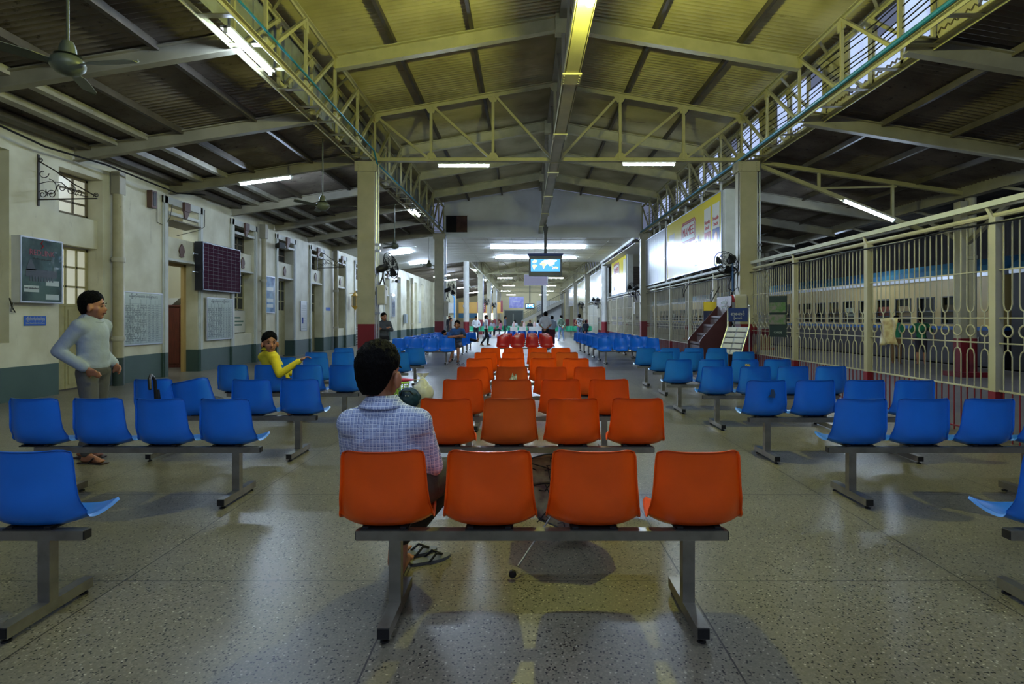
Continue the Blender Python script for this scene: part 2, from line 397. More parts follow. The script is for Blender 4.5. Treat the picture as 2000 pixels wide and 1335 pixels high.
# fanlight crests and shield ornaments above each bay
for i, (y0, y1, k) in enumerate(openings[2:10]):
    c = (y0+y1)/2
    m = MB(); pts = [(0, -.17), (.1, -.15), (.075, -.1), (.12, 0), (.09, .1), (0, .2), (-.09, .1), (-.12, 0), (-.075, -.1), (-.1, -.15)]
    fr = [(WX-.055, c+a, 3.3+b) for a, b in pts]; bk = [(WX-.03, c+a, 3.3+b) for a, b in pts]
    n = len(pts); m.quadpts(bk); m.quadpts(fr[::-1])
    for q in range(n): m.quadpts([fr[q], fr[(q+1) % n], bk[(q+1) % n], bk[q]])
    tag(m.build('leaf_ornament', mat('brown_ornament', (96, 70, 62), .6)), 'brown leaf-shaped ornament on the panel above ' + ['the open doorway with the brown cabinet', 'the window right of the dark display board', 'the door right of the blue framed poster', 'the door right of the narrow white notice', 'the window left of the yellow lantern', 'the gated opening behind the near left column', 'the window beyond the near left column', 'the far door beyond the near left column'][i], 'ornament', 'leaf ornaments over the left wall bays')
    m = MB(); m.box(WX+.05, WX+.12, c-.13, c+.13, 4.36, 4.6); m.hexa([(WX+.05, c-.12, 4.36), (WX+.1, c-.12, 4.36), (WX+.1, c+.12, 4.36), (WX+.05, c+.12, 4.36), (WX+.05, c-.05, 4.18), (WX+.08, c-.05, 4.18), (WX+.08, c+.05, 4.18), (WX+.05, c+.05, 4.18)])
    tag(m.build('keystone_shield', mat('brown_ornament', (96, 70, 62), .6)), 'brown keystone shield topping ' + ['the open doorway with the brown cabinet', 'the window right of the dark display board', 'the door right of the blue framed poster', 'the door right of the narrow white notice', 'the window left of the yellow lantern', 'the gated opening behind the near left column', 'the window beyond the near left column', 'the far door beyond the near left column'][i], 'ornament', 'keystone shields over the left wall bays')
# doors and windows
def glazed(name, y0, y1, z0, z1, x, cols, rows, gm, fm=M_wooddoor, kind='structure'):
    m = MB(); t = .05
    m.box(x-.03, x+.03, y0, y0+t, z0, z1); m.box(x-.03, x+.03, y1-t, y1, z0, z1); m.box(x-.03, x+.03, y0, y1, z0, z0+t); m.box(x-.03, x+.03, y0, y1, z1-t, z1)
    for k in range(1, cols): c = y0+(y1-y0)*k/cols; m.box(x-.02, x+.025, c-.02, c+.02, z0, z1)
    for k in range(1, rows): c = z0+(z1-z0)*k/rows; m.box(x-.02, x+.025, y0, y1, c-.02, c+.02)
    o = m.build(name, fm); tag(o, kind='structure')
    MB().box(x-.008, x+.002, y0+t, y1-t, z0+t, z1-t).build('window_glass', gm, o)
    return o
wn = 2; dn = 1
for i, (y0, y1, k) in enumerate(openings):
    if k in ('niche', 'blank'): continue
    x = XB+.06
    if i != 2: glazed('window_%d' % wn, y0, y1, 3.66, 4.48, x, 3, 3, M_glass_lit if i == 1 else M_glass_dark, mat('grey_brown_sash', (104, 94, 74), .6)); wn += 1
    if k == 'window':
        glazed('window_%d' % wn, y0, y1, 1.0, 2.98, x, 3, 5, M_glass_dark); wn += 1
    if k == 'door':
        m = MB(); m.box(x-.03, x+.02, y0, y1, .03, 1.75); m.mi = 0
        cy = (y0+y1)/2
        for a, b in ((y0+.08, cy-.06), (cy+.06, y1-.08)):
            for z0, z1 in ((.12, .5), (.62, 1.0), (1.08, 1.68)): m.box(x+.02, x+.032, a, b, z0, z1)
        m.box(x+.02, x+.035, cy-.02, cy+.02, .03, 1.75)
        d_ = m.build('door_%d' % dn, M_wooddoor); tag(d_, kind='structure'); dn += 1
        g = glazed('upper_sash', y0, y1, 1.75, 2.98, x, 4, 3, M_glass_lit if i == 1 else M_glass_dark); g.parent = d_
        del g['kind']
        MB().tube([(x+.03, cy-.05, 1.0), (x+.08, cy-.05, 1.0), (x+.08, cy-.05, 1.12), (x+.03, cy-.05, 1.12)], .008, 6).build('door_handle', M_dark, d_)
# lit room behind the open doorway: pale back wall and a brown cabinet
m = MB(); m.box(-12.4, -12.3, 13.0, 19.5, 0, 5); m.box(-12.4, XB, 19.0, 19.1, 0, 5); m.box(-12.4, XB, 13.0, 13.1, 0, 5); m.box(-12.4, XB, 13, 19.1, 4.6, 4.7)
struct(m, 'wall_room', mat('room_wall_paint', (206, 196, 160), .6))
m = MB(); m.box(XB+.0, XB+.09, 15.9, 16.0, 0, 3.0); m.box(XB, XB+.09, 14.66, 14.74, 0, 3.0); m.box(XB, XB+.09, 14.66, 16, 2.92, 3.0)
tag(m.build('trim_5', mat('ochre_door_frame', (170, 140, 84), .5)), kind='structure')
cab = empty('wooden_cabinet', (-10.95, 17.3, 0), 0, 'dark brown wooden cabinet seen through the open doorway', 'cabinet')
m = MB(); m.box(-.5, .5, 0, .55, 0, 1.85); m.box(-.53, .53, -.03, .58, 1.85, 1.9); m.box(-.53, .53, -.03, .58, 0, .08); m.build('body', M_wood, cab, bevel=.006)
for s in (-1, 1):
    d_ = MB().box(min(.01*s, .46*s), max(.01*s, .46*s), -.025, 0, .12, 1.8).build('door', M_wood, cab, bevel=.006)
    MB().tube([(.04*s, -.03, .95), (.04*s, -.06, .95), (.04*s, -.06, 1.1), (.04*s, -.03, 1.1)], .006, 6).build('handle', M_alu, d_)
m = MB()
for k in range(7): m.box(-.4+.03*k, .2+.035*k, .05, .45, 1.9+.03*k, 1.93+.03*k)
tag(m.build('paper_pile', mat('old_paper', (190, 186, 170), .8), loc=(-10.95, 17.3, 0.004)), 'untidy pile of papers on top of the brown cabinet', 'papers')
# tilted fanlight shutter in the open doorway
m = MB(); m.hexa([(XB+.1, 14.7, 3.95), (XB+.55, 14.7, 4.02), (XB+.55, 15.95, 4.02), (XB+.1, 15.95, 3.95), (XB+.1, 14.7, 4.0), (XB+.55, 14.7, 4.05), (XB+.55, 15.95, 4.05), (XB+.1, 15.95, 4.0)])
tag(m.build('pivot_shutter', mat('grey_brown_sash', (104, 94, 74), .6)), 'tilted grey wooden fanlight flap above the open doorway', 'shutter')
# wall return and far walls
struct(MB().box(-12.5, -6.9, 57, 57.2, 0, 5.2), 'wall_back', M_wall)
struct(MB().box(-14, 11.5, 95, 95.3, 0, 8), 'wall_far', mat('far_cream_wall', (196, 184, 140), .6, noise_amt=.1, noise_scale=.5))
struct(MB().box(-14.2, -14, 57, 95, 0, 6), 'wall_side', M_wall)
# far shed wall across the tracks
m = MB()
n = 900
for k in range(n+1):
    y = -4+104*k/n; a = .03*(1 if (k//2) % 2 else -1); m.v += [(21+a, y, -1.1), (21+a, y, 6.2)]
for k in range(n): m.f.append((2*k, 2*k+1, 2*k+3, 2*k+2)); m.m.append(0)
struct(m, 'wall_right', mat('shed_sheet', (108, 104, 98), .6, noise_amt=.3, noise_scale=.7))

# ================================================================ roof steel
def frame_y(k): return T0+FR*k
# ridge girder: boxed lower flange with splice plates and a light lattice above
def ridge(y0, y1, label):
    e = empty('ridge_girder', (RX, y0, 0), 0, label, 'girder'); L_ = y1-y0
    MB().box(-.12, .12, 0, L_, ZB-.02, ZB+.03).build('bottom_flange', M_bridgepaint, e)
    MB().box(-.03, .03, 0, L_, ZB+.03, ZB+.3).build('lower_web', M_paintg, e)
    MB().bar((0, 0, ZR), (0, L_, ZR), .16, .12).build('top_chord', M_paintg, e)
    for s in (-1, 1): MB().box(.12*s-.012, .12*s+.012, 0, L_, ZB-.02, ZB+.1).build('edge_angle', M_bridgepaint, e)
    n = max(2, round(L_/3.1))
    for k in range(n):
        ya = L_*k/n; yb = L_*(k+1)/n; ym = (ya+yb)/2
        MB().bar((0, ya+.03, ZB+.3), (0, ya+.03, ZR-.06), .07, .07).build('vertical_strut', M_paintg, e)
        MB().bar((-.02, ya, ZB+.3), (-.02, ym, ZR-.06), .05, .05).build('diagonal_brace', M_paintg, e)
        MB().bar((.02, yb, ZB+.3), (.02, ym, ZR-.06), .05, .05).build('diagonal_brace', M_paintg, e)
        m = MB(); m.box(-.16, .16, ya+.9, ya+1.3, ZB-.05, ZB-.02)
        for sx in (-.13, .13):
            for q in range(4): m.ball((sx, ya+.95+.1*q, ZB-.05), .014, 4)
        m.build('splice_plate', M_bridgepaint, e)
    return e
ridge(2.3, 14.6, 'yellow-lit riveted ridge girder running from above the camera to the nearest roof truss')
ridge(14.8, 27.1, 'grey ridge girder between the nearest roof truss and the white gable wall')
ridge(39.7, 64, 'far ridge girder beyond the white false ceiling')
# rafters over the hall
def rafter(y, where):
    e = empty('roof_rafter', (RX, y, 0), 0, 'bent steel rafter pair spanning the hall, '+where, 'rafter', 'rafters over the hall')
    for s, xe in ((-1, GL-RX), (1, GR-RX)):
        MB().ibeam((.1*s, 0, ZR-.12), (xe, 0, ZE-.1), .16, .3).build('rafter_beam', M_bridgepaint, e)
    MB().box(-.16, .16, -.1, .1, ZR-.35, ZR+.05).build('apex_plate', M_bridgepaint, e)
    return e
for k, wh in ((-2, 'nearest one, just above the yellow lamp'), (-1, 'lit yellow, in front of the nearest truss'), (1, 'first one behind the nearest truss'), (2, 'second one behind the nearest truss'), (3, 'last one before the white gable wall')):
    rafter(frame_y(k), wh)
# trusses
def truss(y, label):
    e = empty('roof_truss', (0, y, 0), 0, label, 'truss', 'trusses over the hall'); mt = M_bridgepaint
    xs = [GL, -2.42, -.82, RX, 2.46, 4.1, GR]
    def top(x): return ZR-.08-(ZR-ZE)*abs(x-RX)/4.7
    m = MB(); m.bar((GL, 0, ZB), (GR, 0, ZB), .16, .02); m.bar((GL, 0, ZB+.05), (GR, 0, ZB+.05), .02, .09); m.build('bottom_chord', mt, e)
    for s, xe in ((-1, GL), (1, GR)):
        m = MB(); m.bar((RX, 0, top(RX)), (xe, 0, top(xe)), .16, .02, off=(0, .05)); m.bar((RX, 0, top(RX)), (xe, 0, top(xe)), .02, .1); m.build('top_chord', mt, e)
    for x in xs[1:-1]:
        MB().bar((x, 0, ZB+.04), (x, 0, top(x)), .07, .07).build('vertical_strut', mt, e)
    for a, b in ((GL+.05, -2.5), (-2.36, -.9), (-.76, .68), (2.4, .92), (4.05, 2.5), (GR-.05, 4.16)):
        MB().bar((a, 0, top(a)-.04), (b, 0, ZB+.08), .07, .06).build('diagonal_brace', mt, e)
    for x in xs:
        for z, d in ((top(x), -1), (ZB+.04, 1)):
            m = MB()
            m.hexa([(x-.17, -.02, z), (x+.17, -.02, z), (x+.17, .02, z), (x-.17, .02, z), (x-.07, -.02, z+.18*d), (x+.07, -.02, z+.18*d), (x+.07, .02, z+.18*d), (x-.07, .02, z+.18*d)])
            for q in (-.1, -.04, .04, .1): m.ball((x+q, -.018, z+.04*d), .014, 4)
            m.build('gusset_plate', mt, e)
    return e
tr1 = truss(T0, 'nearest yellow-painted roof truss carrying two fluorescent tubes over the hall')
for k, wh in ((3, 'first roof truss beyond the white false ceiling'), (4, 'second roof truss beyond the white false ceiling'), (5, 'third roof truss beyond the white false ceiling'), (6, 'farthest roof truss, in front of the far cream wall')):
    copy_tree(tr1, loc=(0, T0+12.4*k, 0), label=wh)
# purlins
def purlin(p, q, m_, label, w_=.07, h=.12):
    tag(MB().bar(p, q, w_, h).build('purlin', m_), label, 'purlin', 'purlins under the roof sheets')
for off, nm in ((-3.45, 'outer left'), (-1.86, 'inner left'), (1.87, 'inner right'), (3.6, 'outer right')):
    z = ZR+.09-(ZR-ZE)*abs(off)/5.0
    purlin((RX+off, 2, z), (RX+off, 27.1, z), M_purlin, 'dark long purlin under the hall roof, %s of the ridge' % nm)
for x, mt, nm, w_ in ((-5.5, M_purlin, 'dark long purlin nearest the left lattice girder', .08), (-7.0, M_purlin, 'dark long purlin in the middle of the left aisle roof', .08), (-7.75, M_palepurlin, 'pale long purlin in the left aisle, third from the wall', .14), (-8.4, M_palepurlin, 'pale long purlin in the left aisle, second from the wall', .2), (-8.95, M_purlin, 'dark long beam along the top of the left wall', .22)):
    z = 5.74-.8*(GLO-x)/(GLO-WX)
    purlin((x, 2, z), (x, 27.1, z), mt, nm, w_)
for x, nm in ((7.3, 'nearest the fence'), (8.7, 'in the middle'), (10.1, 'nearest the platform girder')):
    z = 5.74-.96*(x-GR)/(11.4-GR)
    purlin((x, 2, z), (x, 39.9, z), M_purlin, 'dark long purlin under the right aisle roof, '+nm)
# aisle rafters
WH = ['nearest, beside the near ceiling fan', 'second from the camera', 'third from the camera, meeting the near column', 'fourth, behind the near column', 'fifth, far behind the near column', 'last before the white false ceiling', '']
for k in range(-3, 4):
    y = frame_y(k)
    tag(MB().ibeam((GLO+.1, y, 5.62), (WX+.02, y, 4.82), .14, .26).build('aisle_rafter', M_paintg), 'grey steel rafter over the left aisle, '+(['out past the picture top'] + WH)[k+3], 'rafter', 'rafters over the left aisle')
for k in range(-3, 8):
    if k == 0: continue
    y = frame_y(k)
    tag(MB().ibeam((GR+.1, y, 5.58), (11.4, y, 4.62), .14, .28).build('aisle_rafter', M_paintg), 'grey steel rafter over the right aisle, '+['nearest, above the camera', 'second from the camera', 'just before the near right column', '', 'first behind the near right column', 'second behind the near right column', 'third behind the near right column', 'fourth behind the near right column', 'fifth behind the near right column', 'sixth behind the near right column', 'seventh behind the near right column'][k+3], 'rafter', 'rafters over the right aisle')
# right aisle truss with its raking brace
e = empty('aisle_truss', (0, T0, 0), 0, 'light steel truss with raking brace over the right aisle beyond the fence', 'truss')
MB().bar((5.9, 0, 5.55), (11.3, 0, 4.72), .1, .1).build('top_chord', M_bridgepaint, e)
MB().bar((5.9, 0, 5.5), (10.4, 0, 3.72), .09, .09).build('raking_brace', M_bridgepaint, e)
MB().bar((7.6, 0, 4.85), (9.6, 0, 4.9), .05, .05).build('tie', M_bridgepaint, e)
for x, z0, z1 in ((7.6, 4.8, 5.3), (9.5, 4.1, 5.0)): MB().bar((x, 0, z0), (x, 0, z1), .06, .06).build('vertical_strut', M_bridgepaint, e)
# lattice girders on the column lines
def girder(xi, xo, y0, label, mt):
    e = empty('lattice_girder', (0, y0, 0), 0, label, 'girder', 'lattice girders on the column lines'); L_ = 12.4
    for x in (xi, xo):
        for z in (ZB, ZE):
            m = MB(); m.bar((x, 0, z), (x, L_, z), .12, .015); m.bar((x, 0, z), (x, L_, z), .015, .12)
            if x == xi:
                for q in range(60): m.ball((x-.03, .1+L_*q/60, z-.01), .012, 3)
            m.build('chord', mt, e)
        for k in range(8):
            ya = L_*k/8; yb = L_*(k+1)/8
            MB().bar((x, yb, ZB), (x, yb, ZE), .05, .05).build('vertical_strut', mt, e)
            MB().bar((x, yb, ZE-.02), (x, ya+.1, ZB+.03), .06, .05).build('diagonal_brace', mt, e)
            MB().box(x-.012, x+.012, yb-.12, yb+.12, ZE-.22, ZE-.02).build('gusset_plate', mt, e); MB().box(x-.012, x+.012, ya, ya+.2, ZB, ZB+.16).build('gusset_plate', mt, e)
    for k in range(15):
        y_ = .35+.82*k
        MB().box(min(xi, xo), max(xi, xo), y_-.05, y_+.05, ZB-.03, ZB-.018).build('batten', mt, e)
        if k % 2 == 0: MB().bar((xi, y_, ZE), (xo, y_+.6, ZE), .05, .03).build('top_lacing', mt, e)
    return e
gL = girder(GL, GLO, 2.3, 'left lattice girder above the camera side, carrying a bright tube', M_bridgepaint)
copy_tree(gL, loc=(0, 14.7, 0), label='left lattice girder between the near and second left columns')
for k, nm in ((3, 'first'), (4, 'second'), (5, 'third'), (6, 'fourth')): copy_tree(gL, loc=(0, 2.3+12.4*k, 0), label='far left lattice girder, %s span beyond the white false ceiling' % nm)
gR = girder(GR, GRO, 2.3, 'right lattice girder above the camera side, in front of bluish clerestory panes', M_bridgepaint)
copy_tree(gR, loc=(0, 14.7, 0), label='right lattice girder above the noodle advertisement board')
for k, nm in ((3, 'first'), (4, 'second'), (5, 'third'), (6, 'fourth')): copy_tree(gR, loc=(0, 2.3+12.4*k, 0), label='far right lattice girder, %s span beyond the white false ceiling' % nm)
# clerestory: pale panes on the right, boarded on the left
m = MB(); m2 = MB()
for k in range(32):
    y0 = 2.3+.7756*k
    if k % 4 == 3: m2.box(GRO+.06, GRO+.1, y0, y0+.7756, ZB+.12, ZE+.15); continue
    m.box(GRO+.07, GRO+.08, y0+.04, y0+.73, ZB+.16, ZE-.02 if k % 3 else ZE-.4)
    m2.box(GRO+.05, GRO+.11, y0-.04, y0+.04, ZB+.1, ZE+.1)
m2.box(GRO+.05, GRO+.11, 2.3, 27.1, ZB+.06, ZB+.16); m2.box(GRO+.05, GRO+.11, 2.3, 27.1, ZE-.03, ZE+.15)
cf = m2.build('window_20', M_paint); tag(cf, kind='structure'); m.build('window_glass', M_clere, cf)
m = MB()
for k in range(32):
    y0 = 2.3+.7756*k; m.box(GLO-.12, GLO-.08, y0+.02, y0+.75, ZB+.3, ZE+.1)
m.box(GLO-.14, GLO-.06, 2.3, 27.1, ZB+.26, ZB+.32)
tag(m.build('trim_6', mat('clerestory_board', (150, 154, 150), .5, noise_amt=.2)), kind='structure')

# columns
def column(x, y, label, round_=False, w_=.4, zt=ZB, thin=None):
    e = empty('column', (x, y, 0), 0, label, 'column', 'hall columns')
    if round_:
        MB().lathe((0, 0, 0), [(.19, 1.25), (.19, zt)], 20).build('shaft', M_white, e, True)
        MB().lathe((0, 0, 0), [(.2, 0), (.2, 1.25)], 20).build('painted_base', M_maroon, e, True)
        return e
    h = w_/2
    m = MB()
    m.box(-h, h, -.03, .03, 1.35, zt)
    for s in (-1, 1): m.box(s*h-.02, s*h+.02, -.16, .16, 1.35, zt)
    m.box(-h, h, -.17, -.15, 1.35, zt); m.box(-h, h, .15, .17, 1.35, zt)
    m.build('shaft', M_paint, e)
    m = MB(); m.box(-h-.01, h+.01, -.18, .18, 0, 1.35); m.build('painted_base', M_maroon, e)
    m = MB()
    for z in [1.5+.25*q for q in range(int((zt-1.6)/.25))]:
        for s in (-1, 1): m.ball((s*(h-.03), -.17, z), .012, 3)
    m.build('rivet_row', M_paint, e)
    m = MB(); m.box(-h-.08, h+.08, -.2, .2, zt-.3, zt-.04)
    for s in (-1, 1):
        for q in range(4): m.ball((s*(h-.06+.05), -.2, zt-.27+.06*q), .016, 4)
    m.build('head_bracket', M_paint, e)
    m = MB()
    for s, dx in ((1, .05), (1, .11)): m.tube([(s*(h+dx), -.1, .3), (s*(h+dx), -.1, zt-.1)], .022, 8)
    for z in (3.2, 3.35, 1.6): m.box(h+.02, h+.15, -.14, -.06, z, z+.06)
    m.build('conduit', M_alu, e, True)
    return e
column(-4.06, T0, 'near left steel column with maroon base and conduits, beside the blue benches')
column(5.72, T0, 'near right steel column in the fence line, beside the silver leaflet rack')
column(-4.06, 27.1, 'second left steel column with maroon base, at the white gable wall')
column(5.72, 27.1, 'second right column, just beyond the blank grey board')
column(-4.06, 39.5, 'white round column with maroon base near the men in white shirts', True)
column(5.5, 39.4, 'white round column at the far edge of the false ceiling, right', True)
for k, nm in ((3, 'first'), (4, 'second'), (5, 'third'), (6, 'fourth')):
    column(-4.06, T0+12.4*k, 'far left steel column, %s beyond the white round column' % nm)
    column(5.72, T0+12.4*k, 'far right steel column, %s beyond the false ceiling' % nm)
for k in range(0, 6):
    y = T0+12.4*k-(0 if k else 0)
    e = empty('platform_column', (11.4, y, 0), 0, ['nearest', 'second nearest', 'third', 'fourth', 'fifth', 'farthest'][k]+' pair of round platform columns with dark red bases beyond the fence', 'column', 'platform columns')
    m = MB(); m2 = MB()
    for dx in (-.14, .12):
        if dx < 0:
            m.box(dx-.09, dx+.09, -.12, .12, .98, 4.5); m2.box(dx-.1, dx+.1, -.13, .13, .1, .98)
        else:
            m.lathe((dx, 0, 0), [(.13, .98), (.13, 3.0), (.155, 3.02), (.155, 3.1), (.125, 3.12), (.125, 4.6)], 16); m2.lathe((dx, 0, 0), [(.14, .1), (.14, .98)], 16)
    m2.box(-.38, .4, -.3, .3, 0, .12)
    m.build('shaft', M_paint, e, True); m2.build('painted_base', M_maroon, e, True)
# platform girder on those columns
m = MB(); m.bar((11.4, -2, 4.75), (11.4, 90, 4.75), .25, .3); m.bar((11.4, -2, 4.2), (11.4, 90, 4.2), .12, .12)
pg = empty('platform_girder', (0, 0, 0), 0, 'long grey girder carried by the platform columns beyond the fence', 'girder')
m.build('chord', M_paintg, pg)
for k in range(28):
    y = 3+3.1*k
    MB().bar((11.4, y, 4.2), (11.4, y+1.5, 4.7), .08, .06).build('diagonal_brace', M_paintg, pg)
for k in range(6):
    y = T0+12.4*k
    for s in (-1, 1): MB().bar((11.4, y, 3.4), (11.4, y+s*1.3, 4.2), .1, .1).build('knee_brace', M_paintg, pg)
# conduits along the girders
tag(MB().tube([(GR-.1, 3, ZB+.05), (GR-.1, 9, ZB+.03), (GR-.12, 14.4, ZB-.02), (GR-.1, 27, ZB+.03)], .035, 8).build('conduit', M_pipeblue, smooth=True), 'blue-green pipe along the right lattice girder', 'pipe')
tag(MB().tube([(GL+.08, 3, ZB+.16), (GL+.08, 14.3, ZB+.16), (GL+.1, 14.5, ZB-.1), (GL+.1, 27, ZB+.1)], .02, 8).build('conduit', M_pipeblue, smooth=True), 'thin blue-green pipe along the left lattice girder', 'pipe')
for q, (dx, dz) in enumerate(((0, .3), (.02, .42), (.03, .54), (.0, .7), (.02, .82))):
    pts = [(GR+.05+dx+.03*math.sin(k*1.3+q), 3+1.55*k, ZB+dz+(.0 if k % 2 else -.06)-.01*q) for k in range(16)]
    tag(MB().tube(pts, .011, 5).build('cable', M_cable, smooth=True), ['lowest', 'second lowest', 'middle', 'second highest', 'highest'][q]+' of the five black cables strung along the right lattice girder', 'cable', 'cables along the right girder')
# ================================================================ lamps
def lamp(p, q, label, group='fluorescent lamps', far=False, rail=True, hw=.14, tm=None):
    p = V(p); q = V(q); c = (p+q)/2
    e = empty('fluorescent_lamp', tuple(c), 0, label, 'lamp', group)
    if far: MB().tube([p-c, q-c], .03, 8).build('tube', M_tubefar, e, True)
    else: MB().tube([p-c, q-c], .024, 10).build('tube', tm or M_tube, e, True)
    d = (q-p).normalized()
    MB().bar(p-c-d*.03, q-c+d*.03, hw, .035, off=(0, .05)).build('housing', M_white, e)
    for s, a in ((-1, p-c), (1, q-c)): MB().bar(a+d*s*.0, a+d*s*.03, .05, .09, off=(0, .012)).build('lampholder', M_white, e)
    if rail:
        m = MB()
        for t in (.2, .8): a = (p-c).lerp(q-c, t); m.bar(a+V((0, 0, .06)), a+V((0, 0, .06+rail)), .02, .02)
        m.build('hanger', M_dark, e)
    return e
lamp((-2.21, T0-.02, 5.42), (-.93, T0-.02, 5.42), 'fluorescent tube under the nearest truss, left of the ridge', rail=.06)
lamp((2.54, T0-.02, 5.46), (3.85, T0-.02, 5.46), 'fluorescent tube under the nearest truss, right of the ridge', rail=.06)
lamp((-4.12, 7.85, 5.46), (-4.12, 9.2, 5.46), 'bright fluorescent tube under the left lattice girder near the camera', rail=.04)
lamp((-4.12, 20.9, 5.46), (-4.12, 22.1, 5.46), 'fluorescent tube under the left lattice girder behind the near column', rail=.04)
lamp((-7.28, T0-.1, 4.93), (-6.0, T0-.1, 5.1), 'fluorescent tube on the rafter over the left aisle', rail=.05)
lamp((8.2, T0-.08, 4.5), (9.45, T0-.08, 4.0), 'slanting fluorescent tube on the raking brace beyond the fence', rail=.03)
for yy, nm in ((31.2, 'front'), (36.6, 'rear')):
    for k in range(4):
        lamp((-1.85+1.3*k, yy, 5.352), (-1.85+1.3*k+1.24, yy, 5.352), ['leftmost', 'second from left', 'third from left', 'rightmost'][k]+' tube of the %s row of four on the white false ceiling' % nm, 'tubes on the false ceiling', rail=.0, hw=.05, tm=M_tubemid)
lamp((-7.4, 31.2, 4.96), (-6.2, 31.2, 5.10), 'nearer tube on the sloping white ceiling of the left aisle', rail=0, hw=.05, tm=M_tubemid)
lamp((-7.4, 36.7, 4.96), (-6.3, 36.7, 5.08), 'farther tube on the sloping white ceiling of the left aisle', rail=0, hw=.05, tm=M_tubemid)
for k, (yy, xa, xb) in enumerate(((51.9, -2.45, 2.2), (64.3, -2.45, 2.2), (76.7, -3.2, 2.6), (89.1, -2.8, 2.3))):
    nm = ['nearest', 'second', 'third', 'farthest'][k]
    lamp((xa, yy-.1, 5.15), (xa+1.3, yy-.1, 5.15), 'left tube on the %s truss beyond the false ceiling' % nm, far=True, rail=.25)
    lamp((xb, yy-.1, 5.15), (xb+1.3, yy-.1, 5.15), 'right tube on the %s truss beyond the false ceiling' % nm, far=True, rail=.25)
for k, (yy, x) in enumerate(((45, -7.2), (50, -7.2), (62, -7.3), (74, -7.3))):
    lamp((x, yy, 4.75), (x+1.25, yy, 4.9), ['nearest', 'second nearest', 'third nearest', 'farthest'][k]+' tube over the left aisle beyond the false ceiling', far=True, rail=.62)
for k, yy in enumerate((46.5, 58.5, 71)):
    lamp((-4.12, yy, 5.46), (-4.12, yy+1.2, 5.46), ['nearest', 'second nearest', 'farthest'][k]+' tube under the far left lattice girder', far=True, rail=.04)
for k, yy in enumerate((10, 22, 34, 48, 62)):
    lamp((12.4, yy, 4.45), (12.4, yy+1.2, 4.45), ['nearest', 'second nearest', 'middle', 'second farthest', 'farthest'][k]+' tube over the train platform', rail=.83)
lamp((-11.6, 15.5, 4.5), (-10.4, 15.5, 4.5), 'tube lighting the room behind the open doorway', rail=.06)
# yellow lamp beneath the ridge girder
e = empty('yellow_lamp', (RX, 6.85, 5.32), 0, 'glaring yellow-white lamp under the ridge girder at the top of the picture', 'lamp')
MB().ball((0, 0, 0), .06, 10, (1, 1, 1.3)).build('bulb', M_bulb, e, True)
MB().lathe((0, 0, .07), [(.03, 0), (.035, .08), (.02, .1)], 12).build('lamp_socket', M_dark, e, True)
# lamps behind the camera that light the near end of the hall
lamp((-2.21, 2.2, 5.42), (-.93, 2.2, 5.42), 'fluorescent tube over the camera, left of the ridge', rail=.06)
lamp((2.54, 2.2, 5.46), (3.85, 2.2, 5.46), 'fluorescent tube over the camera, right of the ridge', rail=.06)
for x, nm in ((-4.12, 'left'), (-1.6, 'inner left'), (2.9, 'inner right'), (5.5, 'right')): lamp((x, -3.4, 5.0), (x, -2.1, 5.0), 'added unseen fluorescent tube behind the camera, '+nm, rail=.5)  # unseen tubes added to brighten the seat backs facing the camera

# ================================================================ ceiling fans
def ceiling_fan(y, rot, label):
    x = -4.62; z = 4.05
    e = empty('ceiling_fan', (x, y, z), rot, label, 'fan', 'ceiling fans of the left aisle')
    MB().tube([(0, 0, .16), (0, 0, 1.55)], .014, 8).build('down_rod', M_fan, e, True)
    MB().lathe((0, 0, 0), [(.05, .24), (.075, .17), (.08, .12), (.12, .1)][::-1], 20).build('canopy_cup', M_fan, e, True)
    MB().lathe((0, 0, 0), [(.03, -.1), (.1, -.075), (.15, -.02), (.155, .02), (.14, .06), (.1, .09), (.06, .1)], 24).build('motor', M_fan, e, True)
    for k in range(3):
        a = 2*PI*k/3; c, s = math.cos(a), math.sin(a)
        def pt(r, w_, z_): return (r*c-w_*s, r*s+w_*c, z_)
        m = MB(); pr = [(.14, .03), (.22, .045), (.3, .07), (.5, .075), (.7, .07), (.76, .045), (.775, .0)]
        for i in range(len(pr)-1):
            r0, w0 = pr[i]; r1, w1 = pr[i+1]
            m.hexa([pt(r0, -w0, -.012), pt(r1, -w1, -.012), pt(r1, w1, .018), pt(r0, w0, .018), pt(r0, -w0, -.006), pt(r1, -w1, -.006), pt(r1, w1, .024), pt(r0, w0, .024)])
        m.build('blade', M_fan, e)
    return e
ceiling_fan(5.75, -.12, 'green-grey ceiling fan at top left of the picture, nearest the camera')
ceiling_fan(13.0, .0, 'ceiling fan hanging left of the near left column')
ceiling_fan(20.2, .25, 'ceiling fan just right of the near left column')
ceiling_fan(27.45, .05, 'small far ceiling fan left of the second left column')
ceiling_fan(47.0, .4, 'farthest ceiling fan beyond the white round column')

